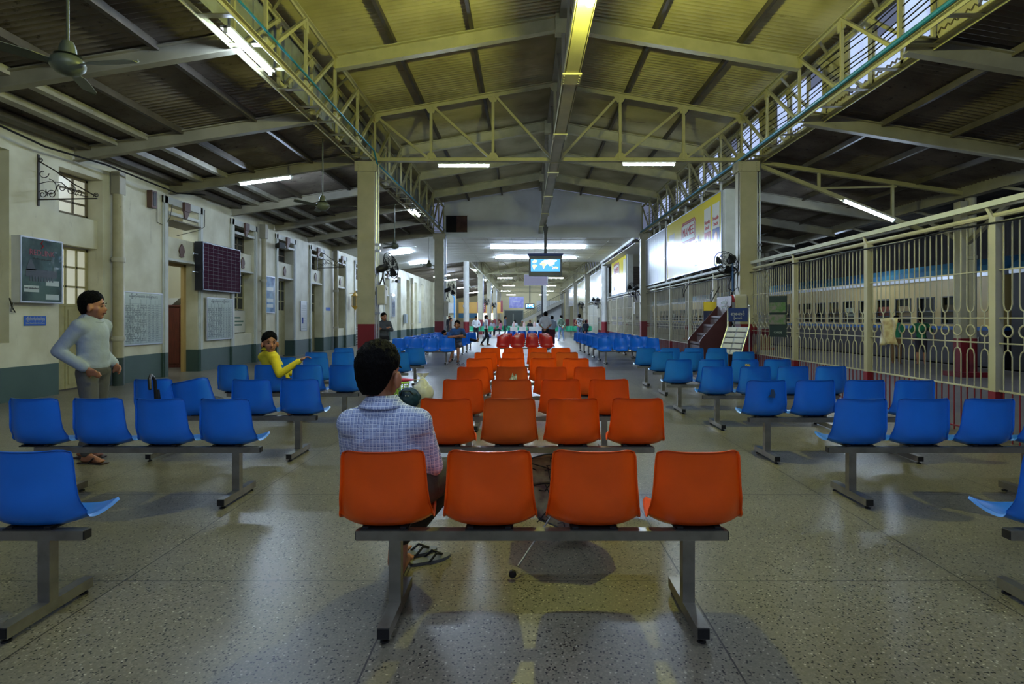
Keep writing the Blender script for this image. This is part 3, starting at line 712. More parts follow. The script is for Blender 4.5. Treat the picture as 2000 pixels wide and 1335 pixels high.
# ================================================================ column-mounted cage fans
def cage_fan(loc, rz, tilt, label, r=.34):
    e = empty('cage_fan', loc, rz, label, 'fan', 'black cage fans on the columns')
    R_ = Matrix.Rotation(tilt, 4, 'X')
    def T(p): return tuple(R_ @ V(p))
    g = MB()
    for s in (-1, 1):
        for rr, dd in ((r, .0), (r*.72, .075), (r*.4, .1)):
            g.tube([T((rr*math.cos(2*PI*k/24), s*dd, rr*math.sin(2*PI*k/24))) for k in range(24)], .006 if dd else .011, 5, True)
        for k in range(28):
            a = 2*PI*k/28
            g.tube([T((q*math.cos(a+.3*(1-q/r)), s*h, q*math.sin(a+.3*(1-q/r)))) for q, h in ((r, 0), (r*.72, .075), (r*.4, .1), (.05, .105))], .0035, 4)
    g.build('cage', M_black, e, True)
    for k in range(3):
        a = 2*PI*k/3+.5; m = MB()
        m.grid(lambda u, v: T((((.06+u*(r*.86-.06))*math.cos(a+(v-.5)*1.0*(1 if u > .3 else .5))), (v-.5)*.07, (.06+u*(r*.86-.06))*math.sin(a+(v-.5)*1.0*(1 if u > .3 else .5)))), 5, 5)
        m.build('blade', M_black, e, True)
    m = MB(); m.v = []; m.lathe((0, 0, 0), [(.05, -.1), (.09, -.15), (.1, -.3), (.07, -.38), (.02, -.4)][::-1], 16, 'y'); m.v = [T(p) for p in m.v]; m.build('motor', M_black, e, True)
    MB().tube([(0, -.2, -.05), (0, -.22, -.3), (0, -.3, -.5)], .022, 8).build('neck', M_black, e, True)
    return e
def fan_set(x, y, s, z, label, dist=.5, rz=0, tilt=0):
    f = cage_fan((x+s*dist, y-.1, z), rz, tilt, label)
    R_ = Matrix.Rotation(-rz, 4, 'Z')
    a = R_ @ V((-s*dist+s*.21, .1, 0))
    def L_(dx, dy, dz): return tuple(R_ @ V((dx-s*dist, dy+.1, dz)))
    MB().tube([L_(s*.2, -.05, -.3), L_(s*.3, -.08, -.12), L_(s*.42, -.1, -.06), (0, -.2, -.04)], .02, 8).build('bracket_arm', M_black, f, True)
    MB().tube([(0, -.22, -.3), L_(s*.5, -.1, -.62), L_(s*.38, -.1, -.72), L_(s*.25, -.1, -.6), L_(s*.2, -.1, -.8)], .014, 6).build('power_cable', M_cable, f, True)
    return f
fan_set(-4.06, T0, 1, 2.85, 'black cage fan on the near left column in front of the ceiling glare', .62, -.9, .35)
fan_set(5.72, T0, -1, 2.9, 'black cage fan tilted up on the near right column', .55, 2.2, -.5)
fan_set(-4.06, 27.1, 1, 2.9, 'black cage fan on the second left column', .6, -.9, .3)
fan_set(5.72, 27.1, -1, 2.85, 'black cage fan on the second right column, below the small noodle board', .6, .5, -.2)
fan_set(5.5, 39.4, -1, 2.7, 'small far cage fan left of the white right column', .6, .5, -.2)
fan_set(-4.06, 51.9, 1, 3.0, 'far cage fan on the first column beyond the white round column', .6, -.5, .1)
fan_set(5.72, 51.9, -1, 2.7, 'far cage fan on the first right column beyond the false ceiling', .6, .5, -.2)
fan_set(-4.06, 64.3, 1, 3.0, 'far cage fan on the second left column beyond the white round column', .6, -.5, .1)
# meter boxes and extinguishers on the columns
def box_thing(name, loc, dx, dy, dz, m_, label, cat, lid=True):
    e = empty(name, loc, 0, label, cat)
    MB().box(-dx/2, dx/2, -dy/2, dy/2, 0, dz).build('body', m_, e, bevel=.012)
    if lid: MB().box(-dx/2+.02, dx/2-.02, -dy/2-.012, -dy/2, .03, dz-.03).build('cover', m_, e, bevel=.006)
    return e
M_meter = mat('off_white_meter_box', (196, 192, 176), .45, noise_amt=.08)
box_thing('meter_box', (-3.66, T0-.12, 1.84), .2, .26, .5, M_meter, 'tall off-white switch box on the near left column under the fan', 'box')
box_thing('meter_box', (5.47, T0-.22, 1.68), .3, .2, .42, M_meter, 'big off-white switch box on the near right column beside the extinguisher', 'box')
box_thing('meter_box', (-3.72, 27.0, 1.6), .2, .26, .7, M_meter, 'white switch box on the second left column', 'box')
box_thing('meter_box', (5.3, 27.0, 1.7), .22, .22, .55, M_meter, 'white switch box on the second right column', 'box')
box_thing('meter_box', (5.1, 39.3, 1.55), .25, .22, .6, M_meter, 'small white switch box on the white right column', 'box')
e = empty('fire_extinguisher', (5.24, T0-.3, 1.56), 0, 'red fire extinguisher hanging beside the white switch box on the near right column', 'extinguisher')
MB().lathe((0, 0, 0), [(.06, 0), (.075, .03), (.075, .42), (.05, .5), (.02, .52)], 18).build('cylinder', mat('extinguisher_red', (176, 18, 24), .3), e, True)
MB().lathe((0, 0, .52), [(.02, 0), (.025, .06), (.01, .08)], 10).build('valve', M_dark, e, True)
MB().tube([(0, -.02, .56), (-.06, -.05, .52), (-.09, -.05, .3), (-.085, -.04, .12)], .01, 6).build('hose', M_cable, e, True)
MB().bar((0, .05, .4), (.3, .12, .4), .02, .03).build('wall_strap', M_dark, e); MB().box(-.045, .045, -.078, -.07, .14, .34).build('data_label', M_white, e)

# ================================================================ tandem benches
PROF = [(-.062, .842), (-.058, .81), (-.05, .745), (-.045, .66), (-.045, .58), (-.038, .515), (-.008, .464), (.045, .443), (.12, .44), (.2, .443), (.27, .452), (.32, .462), (.352, .46), (.366, .446)]
WID = [.188, .198, .202, .207, .215, .222, .229, .231, .229, .222, .214, .206, .196, .186]
def lerp_list(l, t):
    x = t*(len(l)-1); i = min(int(x), len(l)-2); f = x-i
    a, b = l[i], l[i+1]
    return tuple(p*(1-f)+q*f for p, q in zip(a, b)) if isinstance(a, tuple) else a*(1-f)+b*f
def shell_mesh(m_):
    nu, nv = 20, 30
    def surf(u, v):
        y, z = lerp_list(PROF, v); w_ = lerp_list(WID, v); au = abs(u)
        back = max(0, min(1, (.5-v)/.12)); bend = math.exp(-((v-.45)/.12)**2)
        c = au**3
        y += c*(.055*back+.05*bend); z += c*(.034*(1-back)+.014*bend)
        if v < .1 and au > .8: z -= (.1-v)/.1*.022*((au-.8)/.2)**2
        x = u*w_
        y -= .012*(1-au*au)*back
        return V((x, y, z))
    pts = [[surf(-1+2*a/nu, b/nv) for b in range(nv+1)] for a in range(nu+1)]
    nrm = [[None]*(nv+1) for _ in range(nu+1)]
    for a in range(nu+1):
        for b in range(nv+1):
            du = pts[min(a+1, nu)][b]-pts[max(a-1, 0)][b]; dv = pts[a][min(b+1, nv)]-pts[a][max(b-1, 0)]
            nrm[a][b] = dv.cross(du).normalized()      # towards the sitter
    if nrm[nu//2][3].y < 0: nrm = [[-n for n in r] for r in nrm]
    m = MB(); T_ = .006
    # ring-extended grid: lip turned away from the sitter
    def P(a, b):
        aa = min(max(a, 0), nu); bb = min(max(b, 0), nv); p = pts[aa][bb].copy(); n = nrm[aa][bb]
        if a < 0 or a > nu or b < 0 or b > nv:
            out = V((0, 0, 0))
            if a < 0: out += V((-1, 0, 0))
            if a > nu: out += V((1, 0, 0))
            if b < 0: out += V((0, -.3, 1))
            if b > nv: out += V((0, 1, -.3))
            p += out.normalized()*.004-n*.016
        return p, n
    idx = {}
    for side in (0, 1):
        for a in range(-1, nu+2):
            for b in range(-1, nv+2):
                p, n = P(a, b); q = p-n*(T_*side)
                if side and (a < 0 or a > nu or b < 0 or b > nv): 
                    p2, n2 = P(min(max(a, 0), nu), min(max(b, 0), nv)); q = p-(p-p2).normalized()*0+ (V((-a/abs(a) if a < 0 else (-1 if a > nu else 0), 0, 0)))*.005+n*0
                    q.z -= .004 if b < 0 else 0
                idx[(side, a, b)] = len(m.v); m.v.append(tuple(q))
    for side in (0, 1):
        for a in range(-1, nu+1):
            for b in range(-1, nv+1):
                f = (idx[(side, a, b)], idx[(side, a+1, b)], idx[(side, a+1, b+1)], idx[(side, a, b+1)])
                m.f.append(f if side == 0 else f[::-1]); m.m.append(0)
    ring = [(a, -1) for a in range(-1, nu+2)]+[(nu+1, b) for b in range(0, nv+2)]+[(a, nv+1) for a in range(nu, -2, -1)]+[(-1, b) for b in range(nv, -1, -1)]
    for k in range(len(ring)):
        p, q = ring[k], ring[(k+1) % len(ring)]
        m.f.append((idx[(0,)+p], idx[(0,)+q], idx[(1,)+q], idx[(1,)+p])); m.m.append(0)
    return m.mesh('seat_shell', m_, 55)
SH = {}
def shell(m_):
    if m_.name not in SH: SH[m_.name] = shell_mesh(m_)
    return SH[m_.name]
PITCH = .528
def mk(name, me, parent, loc=(0, 0, 0), rot=(0, 0, 0)):
    o = bpy.data.objects.new(name, me); COL.objects.link(o); o.parent = parent; o.location = loc; o.rotation_euler = rot; return o
me_beam = MB().box(-.93, .93, -.027, .027, .388, .436).mesh('beam', M_steel)
me_cap = MB().box(-.004, .006, -.024, .024, .391, .433).mesh('end_cap', M_black)
me_leg = MB().box(-.03, .03, -.028, .028, .078, .388).mesh('leg', M_steel)
me_foot = MB().box(-.03, .03, -.26, .26, .026, .08).mesh('foot', M_steel)
mm = MB()
for s in (-1, 1): mm.box(-.026, .026, s*.26-.002-.004, s*.26+.006-.002, .03, .076)
me_fcap = mm.mesh('end_cap', M_black)
mm = MB()
for s in (-1, 1): mm.lathe((0, s*.23, 0), [(.022, 0), (.022, .01), (.008, .014), (.008, .027)], 10)
me_glide = mm.mesh('glide', M_black)
mm = MB(); mm.box(-.12, .12, -.02, .2, .436, .443); mm.box(-.11, -.08, -.01, .05, .436, .452); mm.box(.08, .11, -.01, .05, .436, .452)
me_mount = mm.mesh('seat_mount', M_dark)
def bench(x, y, label, m_, flip=False, group='', skip=(), tilts={}, mats=None, dx=0, rz=0):
    e = empty('tandem_bench', (x, y, 0), rz+(PI if flip else 0), label, 'bench', group)
    mk('beam', me_beam, e)
    for s in (-1, 1):
        mk('end_cap', me_cap, e, (s*.93, 0, 0))
        l = mk('leg', me_leg, e, (s*.735, 0, 0)); f = mk('foot', me_foot, e, (s*.735, 0, 0))
        mk('end_cap', me_fcap, f); mk('glide', me_glide, f)
    for k in range(4):
        if k in skip: continue
        mm_ = (mats[k] if mats else m_)
        t = tilts.get(k)
        xk = (k-1.5)*PITCH+dx
        if t: mk('seat', shell(mm_), e, (xk+t[1], 0, t[2]), (0, t[0], 0))
        else: mk('seat', shell(mm_), e, (xk, 0, 0), (random.uniform(-.012, .012), random.uniform(-.012, .012), random.uniform(-.03, .03)))
        mk('seat_mount', me_mount, e, (xk, 0, 0))
    return e
O_, O2 = M_orange, M_orange2
ordn = ['nearest the camera', 'second from the camera', 'third from the camera', 'fourth from the camera', 'fifth from the camera', 'sixth from the camera', 'seventh, last facing away']
cy = [(.085, 2.87), (.135, 4.72), (.126, 6.17), (.088, 7.75), (.045, 9.42), (.035, 11.05), (.02, 12.7)]
for k, (x, y) in enumerate(cy):
    extra = [', the man in the checked shirt sits on it', ', right behind the front one', '', ', one seat back has a sticker', '', '', ''][k]
    mats = None
    if k in (1, 2): mats = [O_, O2, O_, O_]
    if k == 3: mats = [O_, O2, O_, O_]
    if k == 5: mats = [O_, O_, O2, O2]
    bench(x, y, 'orange four-seat bench, %s%s' % (ordn[k], extra), O_, group='orange benches in the middle column', mats=mats)
for k, y in enumerate((20.6, 22.6, 24.6)):
    bench(.0+.02*k, y, 'red glossy bench facing the camera, %s of three' % ['frontmost', 'middle', 'rearmost'][k], M_red, flip=True, group='red benches facing the camera')
bench(0.1, 29.5, 'blue bench half hidden behind the red benches', M_bluefar, flip=True, group='blue benches facing the camera')
lx = [(-3.14, 2.87), (-3.12, 4.72), (-3.2, 6.2), (-3.3, 8.1), (-3.2, 9.6), (-3.2, 11.05), (-3.17, 12.65)]
lt = ['cut by the left picture edge, nearest the camera', 'left of the checked shirt', 'one seat back knocked askew', 'the man in yellow sits on it', 'behind the man in yellow, one seat missing', 'sixth from the camera', 'seventh from the camera']
for k, (x, y) in enumerate(lx):
    bench(x, y, 'blue four-seat bench in the left block, '+lt[k], M_blue, group='blue benches in the left block', skip=(2,) if k == 4 else (), tilts={1: (-.2, .02, .0)} if k == 2 else {}, dx=(-.15, -.15, -.04, -.06, -.06, -.06, -.06)[k])
rx = [(3.36, 2.87), (3.44, 4.72), (3.33, 6.1), (3.38, 7.83), (3.22, 9.15), (3.46, 11.2), (3.42, 12.6)]
rt = ['cut by the right picture edge, nearest the camera', 'second from the camera', 'third, one back with dark patch', 'fourth from the camera', 'fifth, one back with square sticker', 'sixth from the camera', 'nearest the brown display steps']
for k, (x, y) in enumerate(rx):
    bench(x, y, 'blue four-seat bench in the right block, '+rt[k], M_blue, group='blue benches in the right block', dx=(.14, .13, .05, .05, .05, .05, .05)[k])
for k, y in enumerate((18.4, 20.1, 21.7, 23.3, 24.9, 26.5)):
    bench(-3.27, y, 'glossy blue bench facing the camera on the left, %s' % ['frontmost', 'with the blue jersey man', 'third back', 'fourth back', 'fifth back', 'rearmost'][k], M_bluefar, flip=True, group='left blue benches facing the camera')
for k, y in enumerate((18.6, 20.1, 21.6, 23.1, 24.6, 26.2)):
    bench(3.38-.02*k, y, 'glossy blue bench facing the camera on the right, %s' % ['frontmost', 'second back', 'third back', 'fourth back', 'fifth back', 'rearmost'][k], M_bluefar, flip=True, group='right blue benches facing the camera')
for k, (x, y, r, nm) in enumerate(((-3.6, 46.5, 0, 'left, behind the men in white shirts'), (-1.5, 48.3, .5, 'turned towards the table at left'), (3.3, 46.5, 0, 'right, behind the man in the green shirt'), (4.65, 48.2, 0, 'far right by the fence'), (.3, 50, 0, 'behind the long table, left'), (2.45, 50.2, 0, 'behind the long table, right'))):
    bench(x, y, 'green plastic bench, '+nm, M_green, flip=True, group='green benches at the far end', rz=r)
# stickers and marks on seat backs
def decal(name, x, y, z, pts, m_, label, cat):
    n = len(pts); mb = MB(); mb.quadpts([(a, 0, b) for a, b in pts]); mb.quadpts([(a, .002, b) for a, b in pts][::-1])
    for q in range(n): a, b = pts[q], pts[(q+1) % n]; mb.quadpts([(a[0], 0, a[1]), (b[0], 0, b[1]), (b[0], .002, b[1]), (a[0], .002, a[1])])
    o = mb.build(name, m_); o.location = (x, y, z); o.rotation_euler = (-.3, 0, 0); return tag(o, label, cat)
decal('sticker', -.155, 7.626, .71, [(-.05, -.03), (.04, -.05), (.05, .0), (.04, .05), (.01, .01), (-.01, .06), (-.03, .0)], mat('torn_sticker', (190, 190, 180), .6, col2=(90, 110, 80), noise_scale=40), 'torn white and green sticker on an orange seat back', 'sticker')
decal('sticker', 3.535, 9.015, .735, [(-.04, -.035), (.04, -.035), (.04, .04), (-.04, .04)], mat('square_sticker', (220, 200, 120), .6, col2=(60, 50, 40), noise_scale=50), 'small square cream sticker on a blue seat back', 'sticker')
decal('dark_patch', 2.60, 5.99, .7, [(-.045, -.03), (.03, -.04), (.04, .0), (.03, .05), (0, .05), (-.01, .0)], mat('dark_blue_patch', (16, 50, 80), .6), 'dark glue patch on a blue seat back in the right block', 'mark')

# ================================================================ platform fence
def fence_panel_mesh():
    m = MB(); r = .009; U = 2.48/11
    for k in range(11):
        c = .06+U*(k+.5); h = U*.27
        m.tube([(0, c-h, 2.68), (0, c-h, 1.66), (0, c-h*.7, 1.60), (0, c, 1.575), (0, c+h*.7, 1.60), (0, c+h, 1.66), (0, c+h, 2.68)], r, 5)
        m.tube([(0, c, 1.575), (0, c, 1.41)], r, 5); m.tube([(0, c, 1.27), (0, c, 1.115)], r, 5)
        m.tube([(0, c+.07*math.cos(2*PI*q/16), 1.34+.07*math.sin(2*PI*q/16)) for q in range(16)], .011, 5, True)
        m.tube([(0, c-h, .61), (0, c-h, 1.03), (0, c-h*.7, 1.09), (0, c, 1.115), (0, c+h*.7, 1.09), (0, c+h, 1.03), (0, c+h, .61)], r, 5)
    for z in (2.68, 2.09, 1.5, 1.19, .61): m.tube([(0, 0.02, z), (0, 2.58, z)], .010 if z != .61 else .014, 5)
    return m.mesh('bar_panel', M_paint)
def fence_lower_mesh():
    m = MB(); U = 2.48/11
    for k in range(11):
        c = .06+U*(k+.5)
        for s in (-1, 1): m.tube([(0, c+s*U*.27, 0), (0, c+s*U*.27, .6)], .009, 5)
    m.tube([(0, 0, .06), (0, 2.6, .06)], .012, 5)
    return m.mesh('lower_bars', M_maroon)
fp, fl = fence_panel_mesh(), fence_lower_mesh()
fe = empty('iron_fence', (FX, 4.4, 0), 0, 'long cream iron fence with rings and arches separating the hall from the platform', 'fence')
mpost = MB(); mpost.box(-.05, .05, -.05, .05, .6, 2.74); mpost = mpost.mesh('post', M_paint)
mb_ = MB().box(-.055, .055, -.055, .055, 0, .6).mesh('post_base', M_maroon)
for k in range(21):
    y = 2.6*k
    if abs(4.4+y-14.8) > .3 and abs(4.4+y-27.1) > .3:
        p = mk('post', mpost, fe, (0, y, 0)); mk('post_base', mb_, p)
    if k < 20: mk('bar_panel', fp, fe, (0, y, 0)); mk('lower_bars', fl, fe, (0, y, 0))
MB().bar((0, -3, 2.92), (0, 52, 2.92), .07, .07).build('top_rail', M_trim, fe)
MB().tube([(.03, -3, 2.77), (.03, 52, 2.77)], .035, 8).build('upper_rail', M_paint, fe, True)
m = MB()
for k in range(21): m.bar((0, 2.6*k, 2.66), (0, 2.6*k+.16, 2.92), .03, .04)
m.build('rail_bracket', M_paint, fe)
tag(MB().tube([(FX-.05, 5+.9*k, 2.7-.05*abs(math.sin(k*1.1))) for k in range(30)], .014, 6).build('cable', M_cable, smooth=True), 'sagging black cable tied along the top of the iron fence', 'cable')
struct(MB().box(FX-.1, FX+.12, 30, 56, 0, .22), 'baseboard_right', M_maroon)
# notice bag hung on the fence
m = MB(); m.grid(lambda u, v: (5.74-.025*math.sin(v*9+u*4)-.02*u, 8.75+.42*v-.02*math.sin(u*7), 1.5-.42*u+.015*math.sin(v*5)), 10, 10)
b_ = m.build('notice_sheet', mat('stained_plastic_sheet', (186, 176, 140), .35, col2=(150, 130, 96), noise_scale=9, dirt=((120, 70, 50), 14, .6)), smooth=True); tag(b_, 'crumpled stained plastic notice tied to the fence', 'notice')
b_.modifiers.new('s', 'SOLIDIFY').thickness = .004
# far fence stretch: pale sheeted gate panels
for k, y in enumerate((44.5, 47.4, 50.3)):
    e = empty('gate_panel', (FX-.08, y, 0), 0, 'pale mesh gate leaf at the far fence, %s' % ['nearest of three', 'middle of three', 'farthest of three'][k], 'gate', 'far gates')
    m = MB(); m.box(-.02, .02, 0, .06, .22, 2.6); m.box(-.02, .02, 2.7, 2.76, .22, 2.6)
    for z in (.22, 1.0, 1.7, 2.55): m.box(-.02, .02, 0, 2.76, z, z+.06)
    m.build('frame', M_trim, e); MB().box(.0, .008, .06, 2.7, .28, 2.55).build('sheet', mat('pale_sheet', (180, 178, 158), .4, noise_amt=.2), e)

# ================================================================ advertisement boards over the fence
M_adw = mat('ad_white', (222, 220, 206), .16, spec=.8); M_ady = mat('ad_yellow', (226, 206, 40), .2, spec=.9, coat=.5)
M_adr = mat('ad_red', (184, 36, 40), .25); M_adb = mat('ad_blue', (34, 66, 150), .25); M_adv = mat('ad_violet', (104, 74, 140), .25)
for q in (M_ady, M_adw, M_adr, M_adb, M_adv):
    b = q.node_tree.nodes['Principled BSDF']; b.inputs['Coat Weight'].default_value = 0; b.inputs['Roughness'].default_value = .2; b.inputs['Specular IOR Level'].default_value = .36
def ad_board(y0, y1, z0, z1, fm, label, group='boards over the fence'):
    e = empty('advertisement_board', (FX-.05, y0, 0), 0, label, 'board', group)
    MB().box(-.015, .015, 0, y1-y0, z0, z1).build('face', fm, e)
    m = MB(); L_ = y1-y0
    m.box(-.03, .04, -.03, 0, z0-.03, z1+.03); m.box(-.03, .04, L_, L_+.03, z0-.03, z1+.03); m.box(-.03, .04, 0, L_, z1, z1+.03); m.box(-.03, .04, 0, L_, z0-.03, z0)
    m.build('frame', M_alu, e)
    for k in range(4): yy = L_*(k+.15)/3.4; MB().box(.05, .11, yy, yy+.06, 2.95, z1+.35).build('support_post', M_trim, e)
    MB().box(.02, .35, -.22, -.03, z0-.1, z1+.02).build('end_box', M_trim, e)
    return e
AD = FX-.05
b1 = ad_board(16.6, 22.9, 3.08, 5.2, M_ady, 'big yellow noodle advertisement board reading MAMEE over the fence')
def on_board(e, name, y0, y1, z0, z1, mt, dx=.019):
    return MB().box(-dx, -dx+.004, y0, y1, z0, z1).build(name, mt, e)
# logo: red rounded badge, white field, lettering, dashed borders (board y runs away from the viewer: left on the face = far)
def badge(e, cy_, cz, w_, h, s=1):
    def octo(a, b): return [(cy_-a, cz-b*.6), (cy_-a*.86, cz-b), (cy_+a*.86, cz-b), (cy_+a, cz-b*.6), (cy_+a, cz+b*.6), (cy_+a*.86, cz+b), (cy_-a*.86, cz+b), (cy_-a, cz+b*.6)]
    for i, (k, mt) in enumerate(((1, M_adr), (.95, M_adw), (.9, M_adr), (.86, M_adw))):
        p = octo(w_/2*k, h/2*(k if i < 2 else k-.1)); x = -.020-.002*i; m = MB()
        m.quadpts([(x, a, b) for a, b in p]); m.quadpts([(x+.002, a, b) for a, b in p][::-1])
        m.build('logo_plate', mt, e)
    m = MB()
    for k in range(14):
        for zz in (cz+h*.42, cz-h*.42): a = cy_-w_*.4+w_*.8*k/13; m.box(-.030, -.027, a-.02*s, a+.02*s, zz-.05*s, zz+.05*s)
    m.build('dashed_border', M_adr, e)
    text('MAMEE', h*.55, M_adr, (-.03, cy_, cz), ONXN, e, .003, sx=w_/h/2.35)
badge(b1, 3.35, 1.45+3.08, 1.75, .78)
text('ဒါမှ ဒါ့ထက်ကောင်း', .34, M_adv, (-.024, 3.3, 3.98), ONXN, b1, sx=1.0)
for y0, mt, mt2 in ((.15, M_adb, M_adw), (.95, M_adr, M_adw)):
    on_board(b1, 'pack_picture', y0, y0+.62, 3.5, 4.95, mt); on_board(b1, 'pack_top', y0, y0+.62, 4.2, 4.95, mt2, .022)
    text('Noodle\nSnack', .17, M_adr, (-.027, y0+.31, 4.42), ONXN, b1)
    m = MB(); m.ball((-.02, y0+.31, 3.9), .2, 8, (.02, .7, 1)); m.build('food_picture', mat('ad_orange', (222, 160, 90), .3), b1, True)
on_board(b1, 'pack_picture', 5.2, 6.0, 3.9, 4.75, M_adw); on_board(b1, 'pack_top', 5.3, 5.9, 4.2, 4.5, mat('ad_pale_violet', (150, 130, 160), .3), .022)
on_board(b1, 'cup_picture', 1.9, 2.6, 3.25, 3.95, M_adv)
ad_board(23.3, 26.9, 3.05, 5.15, mat('weathered_blank_sheet', (112, 116, 124), .3, col2=(84, 88, 98), noise_scale=1.6, stretch=(1, 4, 1), coat=.4, dirt=((160, 160, 158), 3, .6)), 'blank weathered grey board between the noodle board and the second right column')
b3 = ad_board(32.2, 37.6, 3.0, 5.15, M_ady, 'smaller-looking yellow MAMEE board beyond the second right column')
badge(b3, 3.4, 4.45, 2.2, .95); on_board(b3, 'pack_picture', .2, .9, 3.9, 4.9, M_adw); text('ဒါမှ ဒါ့ထက်ကောင်း', .42, M_adv, (-.024, 2.9, 3.4), ONXN, b3)
ad_board(41.5, 50, 3.0, 5.15, M_adw, 'pale glossy board beyond the white right column')
ad_board(54, 62, 3.0, 5.15, mat('ad_yellow_pale', (212, 206, 130), .2, coat=.8), 'pale yellow glossy board far down the fence line')
ad_board(66, 74, 3.0, 5.15, mat('ad_lilac', (180, 172, 186), .2, coat=.8), 'lilac glossy board, farthest in the row over the fence')

# ================================================================ the train across the platform
M_cream = mat('cream_coach_paint', (204, 178, 112), .35, noise_amt=.06, noise_scale=1)
M_lower = mat('dark_coach_paint', (50, 44, 50), .4, noise_amt=.2, noise_scale=1)
M_stripe = mat('coach_blue_stripe', (24, 92, 170), .35); M_rooft = mat('coach_roof_blue', (62, 128, 150), .45, col2=(52, 96, 136), noise_scale=.35, stretch=(1, 2, 1))
M_under = mat('underframe_black', (18, 17, 18), .7)
def coach(y0, L_, label, dark=False):
    e = empty('railway_coach', (14.2, y0, 0), 0, label, 'train', 'coaches of the train at the platform')
    c1 = M_cream if not dark else mat('dark_wagon_paint', (24, 20, 24), .5); c2 = M_lower if not dark else c1
    wins = []
    y = 1.5
    while y < L_-1.6: wins.append((y, y+.9)); y += 1.2
    m = MB(); m.box(0, 2.7, 0, L_, 2.24, 2.8)
    if dark: m.box(0, 2.7, 0, L_, 1.2, 2.24)
    else:
        prev = 0
        for a, b in wins: m.box(0, 2.7, prev, a, 1.3, 2.24); prev = b
        m.box(0, 2.7, prev, L_, 1.3, 2.24); m.box(0, 2.7, 0, L_, 1.22, 1.3)
    m.build('side_body', c1, e)
    MB().box(0, 2.7, 0, L_, .0, 1.13).build('lower_body', c2, e)
    MB().box(-.012, 2.71, 0, L_, 1.12, 1.23).build('stripe', M_stripe if not dark else c1, e)
    MB().box(-.06, 2.76, -.02, L_+.02, 2.8, 2.95).build('gutter', mat('pale_gutter', (206, 210, 222), .3, metal=.3), e)
    pr = [(-.05, 2.95), (.1, 3.15), (.5, 3.38), (1.35, 3.5), (2.2, 3.38), (2.6, 3.15), (2.75, 2.95)]
    n = int(L_/.35); m = MB()
    m.grid(lambda u, v: (lerp_list(pr, v)[0], u*L_, lerp_list(pr, v)[1]+(.012 if int(round(u*n)) % 2 else 0)), n, 12)
    m.quadpts([(a, 0, b) for a, b in pr]); m.quadpts([(a, L_, b) for a, b in pr][::-1])
    m.build('roof', M_rooft, e)
    m = MB(); m.box(.3, 2.4, 0, L_, -.5, 0)
    for yb in (2.5, L_-2.5):
        for d in (-.9, .9):
            m.lathe((.5, yb+d, -.65), [(.42, -.05), (.42, .05)], 16, 'x')
        m.box(.4, .6, yb-1.4, yb+1.4, -.75, -.45)
    m.build('underframe', M_under, e)
    if not dark:
        cols = [(150, 130, 96), (176, 104, 40), (96, 84, 60), (180, 188, 170), (60, 150, 90), (120, 60, 40)]
        for i, (a, b) in enumerate(wins):
            f = MB(); t = .04
            f.box(-.01, .05, a, a+t, 1.3, 2.24); f.box(-.01, .05, b-t, b, 1.3, 2.24); f.box(-.01, .05, a, b, 2.2, 2.24); f.box(-.01, .05, a, b, 1.3, 1.34); f.box(0, .05, a, b, 1.72, 1.76); f.box(.02, .04, a, b, 1.45, 1.47); f.box(.02, .04, a, b, 1.56, 1.58)
            fo = f.build('window_frame', mat('window_frame_grey', (70, 72, 74), .4), e)
            MB().box(.1, .11, a, b, 1.3, 2.24).build('pane', M_glass_dark, fo)
            c = cols[(i*5+2) % 6]
            if i % 3 != 1: MB().box(.08, .09, a+.05, b-.05, 1.5+.1*(i % 2), 1.95).build('curtain', mat('curtain_%d' % ((i*5+2) % 6), c, .7), fo)
        text('1174', .24, M_white, (-.016, 1.0, .82), ONXN, e)
    return e
coach(17.0, 21.5, 'cream and dark railway coach with blue roof, nearest behind the fence')
coach(39.2, 21.5, 'second cream railway coach farther along the platform')
coach(61.4, 21.5, 'farthest cream railway coach of the train')
coach(-5, 21.6, 'dark unlit wagon at the right picture edge', dark=True)
struct(MB().box(13.7, 13.82, -6, 95, -1.1, -.002), 'trim_7', mat('platform_edge', (150, 142, 138), .6, noise_amt=.15))
# ================================================================ things on and by the left wall
M_adposter = mat('poster_grey_green', (84, 106, 106), .06, spec=.9, col2=(52, 68, 74), noise_scale=2.2, bump=.6, bump_scale=2.6)
def framed(name, y0, y1, z0, z1, dep, face, label, cat, fw=.03, fm=M_alu, x=WX, side=None):
    e = empty(name, (x, y0, z0), 0, label, cat); L_, H = y1-y0, z1-z0
    MB().box(.0, dep, 0, L_, 0, H).build('casing', side or M_white, e)
    m = MB(); m.box(dep, dep+.015, 0, fw, 0, H); m.box(dep, dep+.015, L_-fw, L_, 0, H); m.box(dep, dep+.015, fw, L_-fw, 0, fw); m.box(dep, dep+.015, fw, L_-fw, H-fw, H)
    m.build('frame', fm, e, bevel=.003)
    MB().box(dep, dep+.006, fw, L_-fw, fw, H-fw).build('face', face, e)
    return e, dep+.008
e, xf = framed('light_box_poster', 10.19, 11.13, 1.78, 2.99, .15, M_adposter, 'framed glossy grey-green poster reading REDLINK on the left wall', 'poster')
text('REDLINK', .15, mat('dark_red_ink', (130, 36, 56), .4), (xf, .47, .93), ONX, e, fit=.55); text('The Net generation', .05, M_dark, (xf, .47, .82), ONX, e, fit=.4)
M_ink = mat('poster_dark_ink', (40, 48, 56), .4); M_inkl = mat('poster_light_ink', (168, 178, 176), .35)
m = MB(); m.tube([(xf, .45, 1.02), (xf, .5, 1.07), (xf, .44, 1.11), (xf, .48, 1.16)], .008, 5); m.build('logo_flame', M_adr, e)
m = MB(); m.box(xf-.002, xf, .12, .8, .48, .62)
for k in range(9): m.box(xf-.002, xf+.001, .2+.06*k, .235+.06*k, .4, .5)
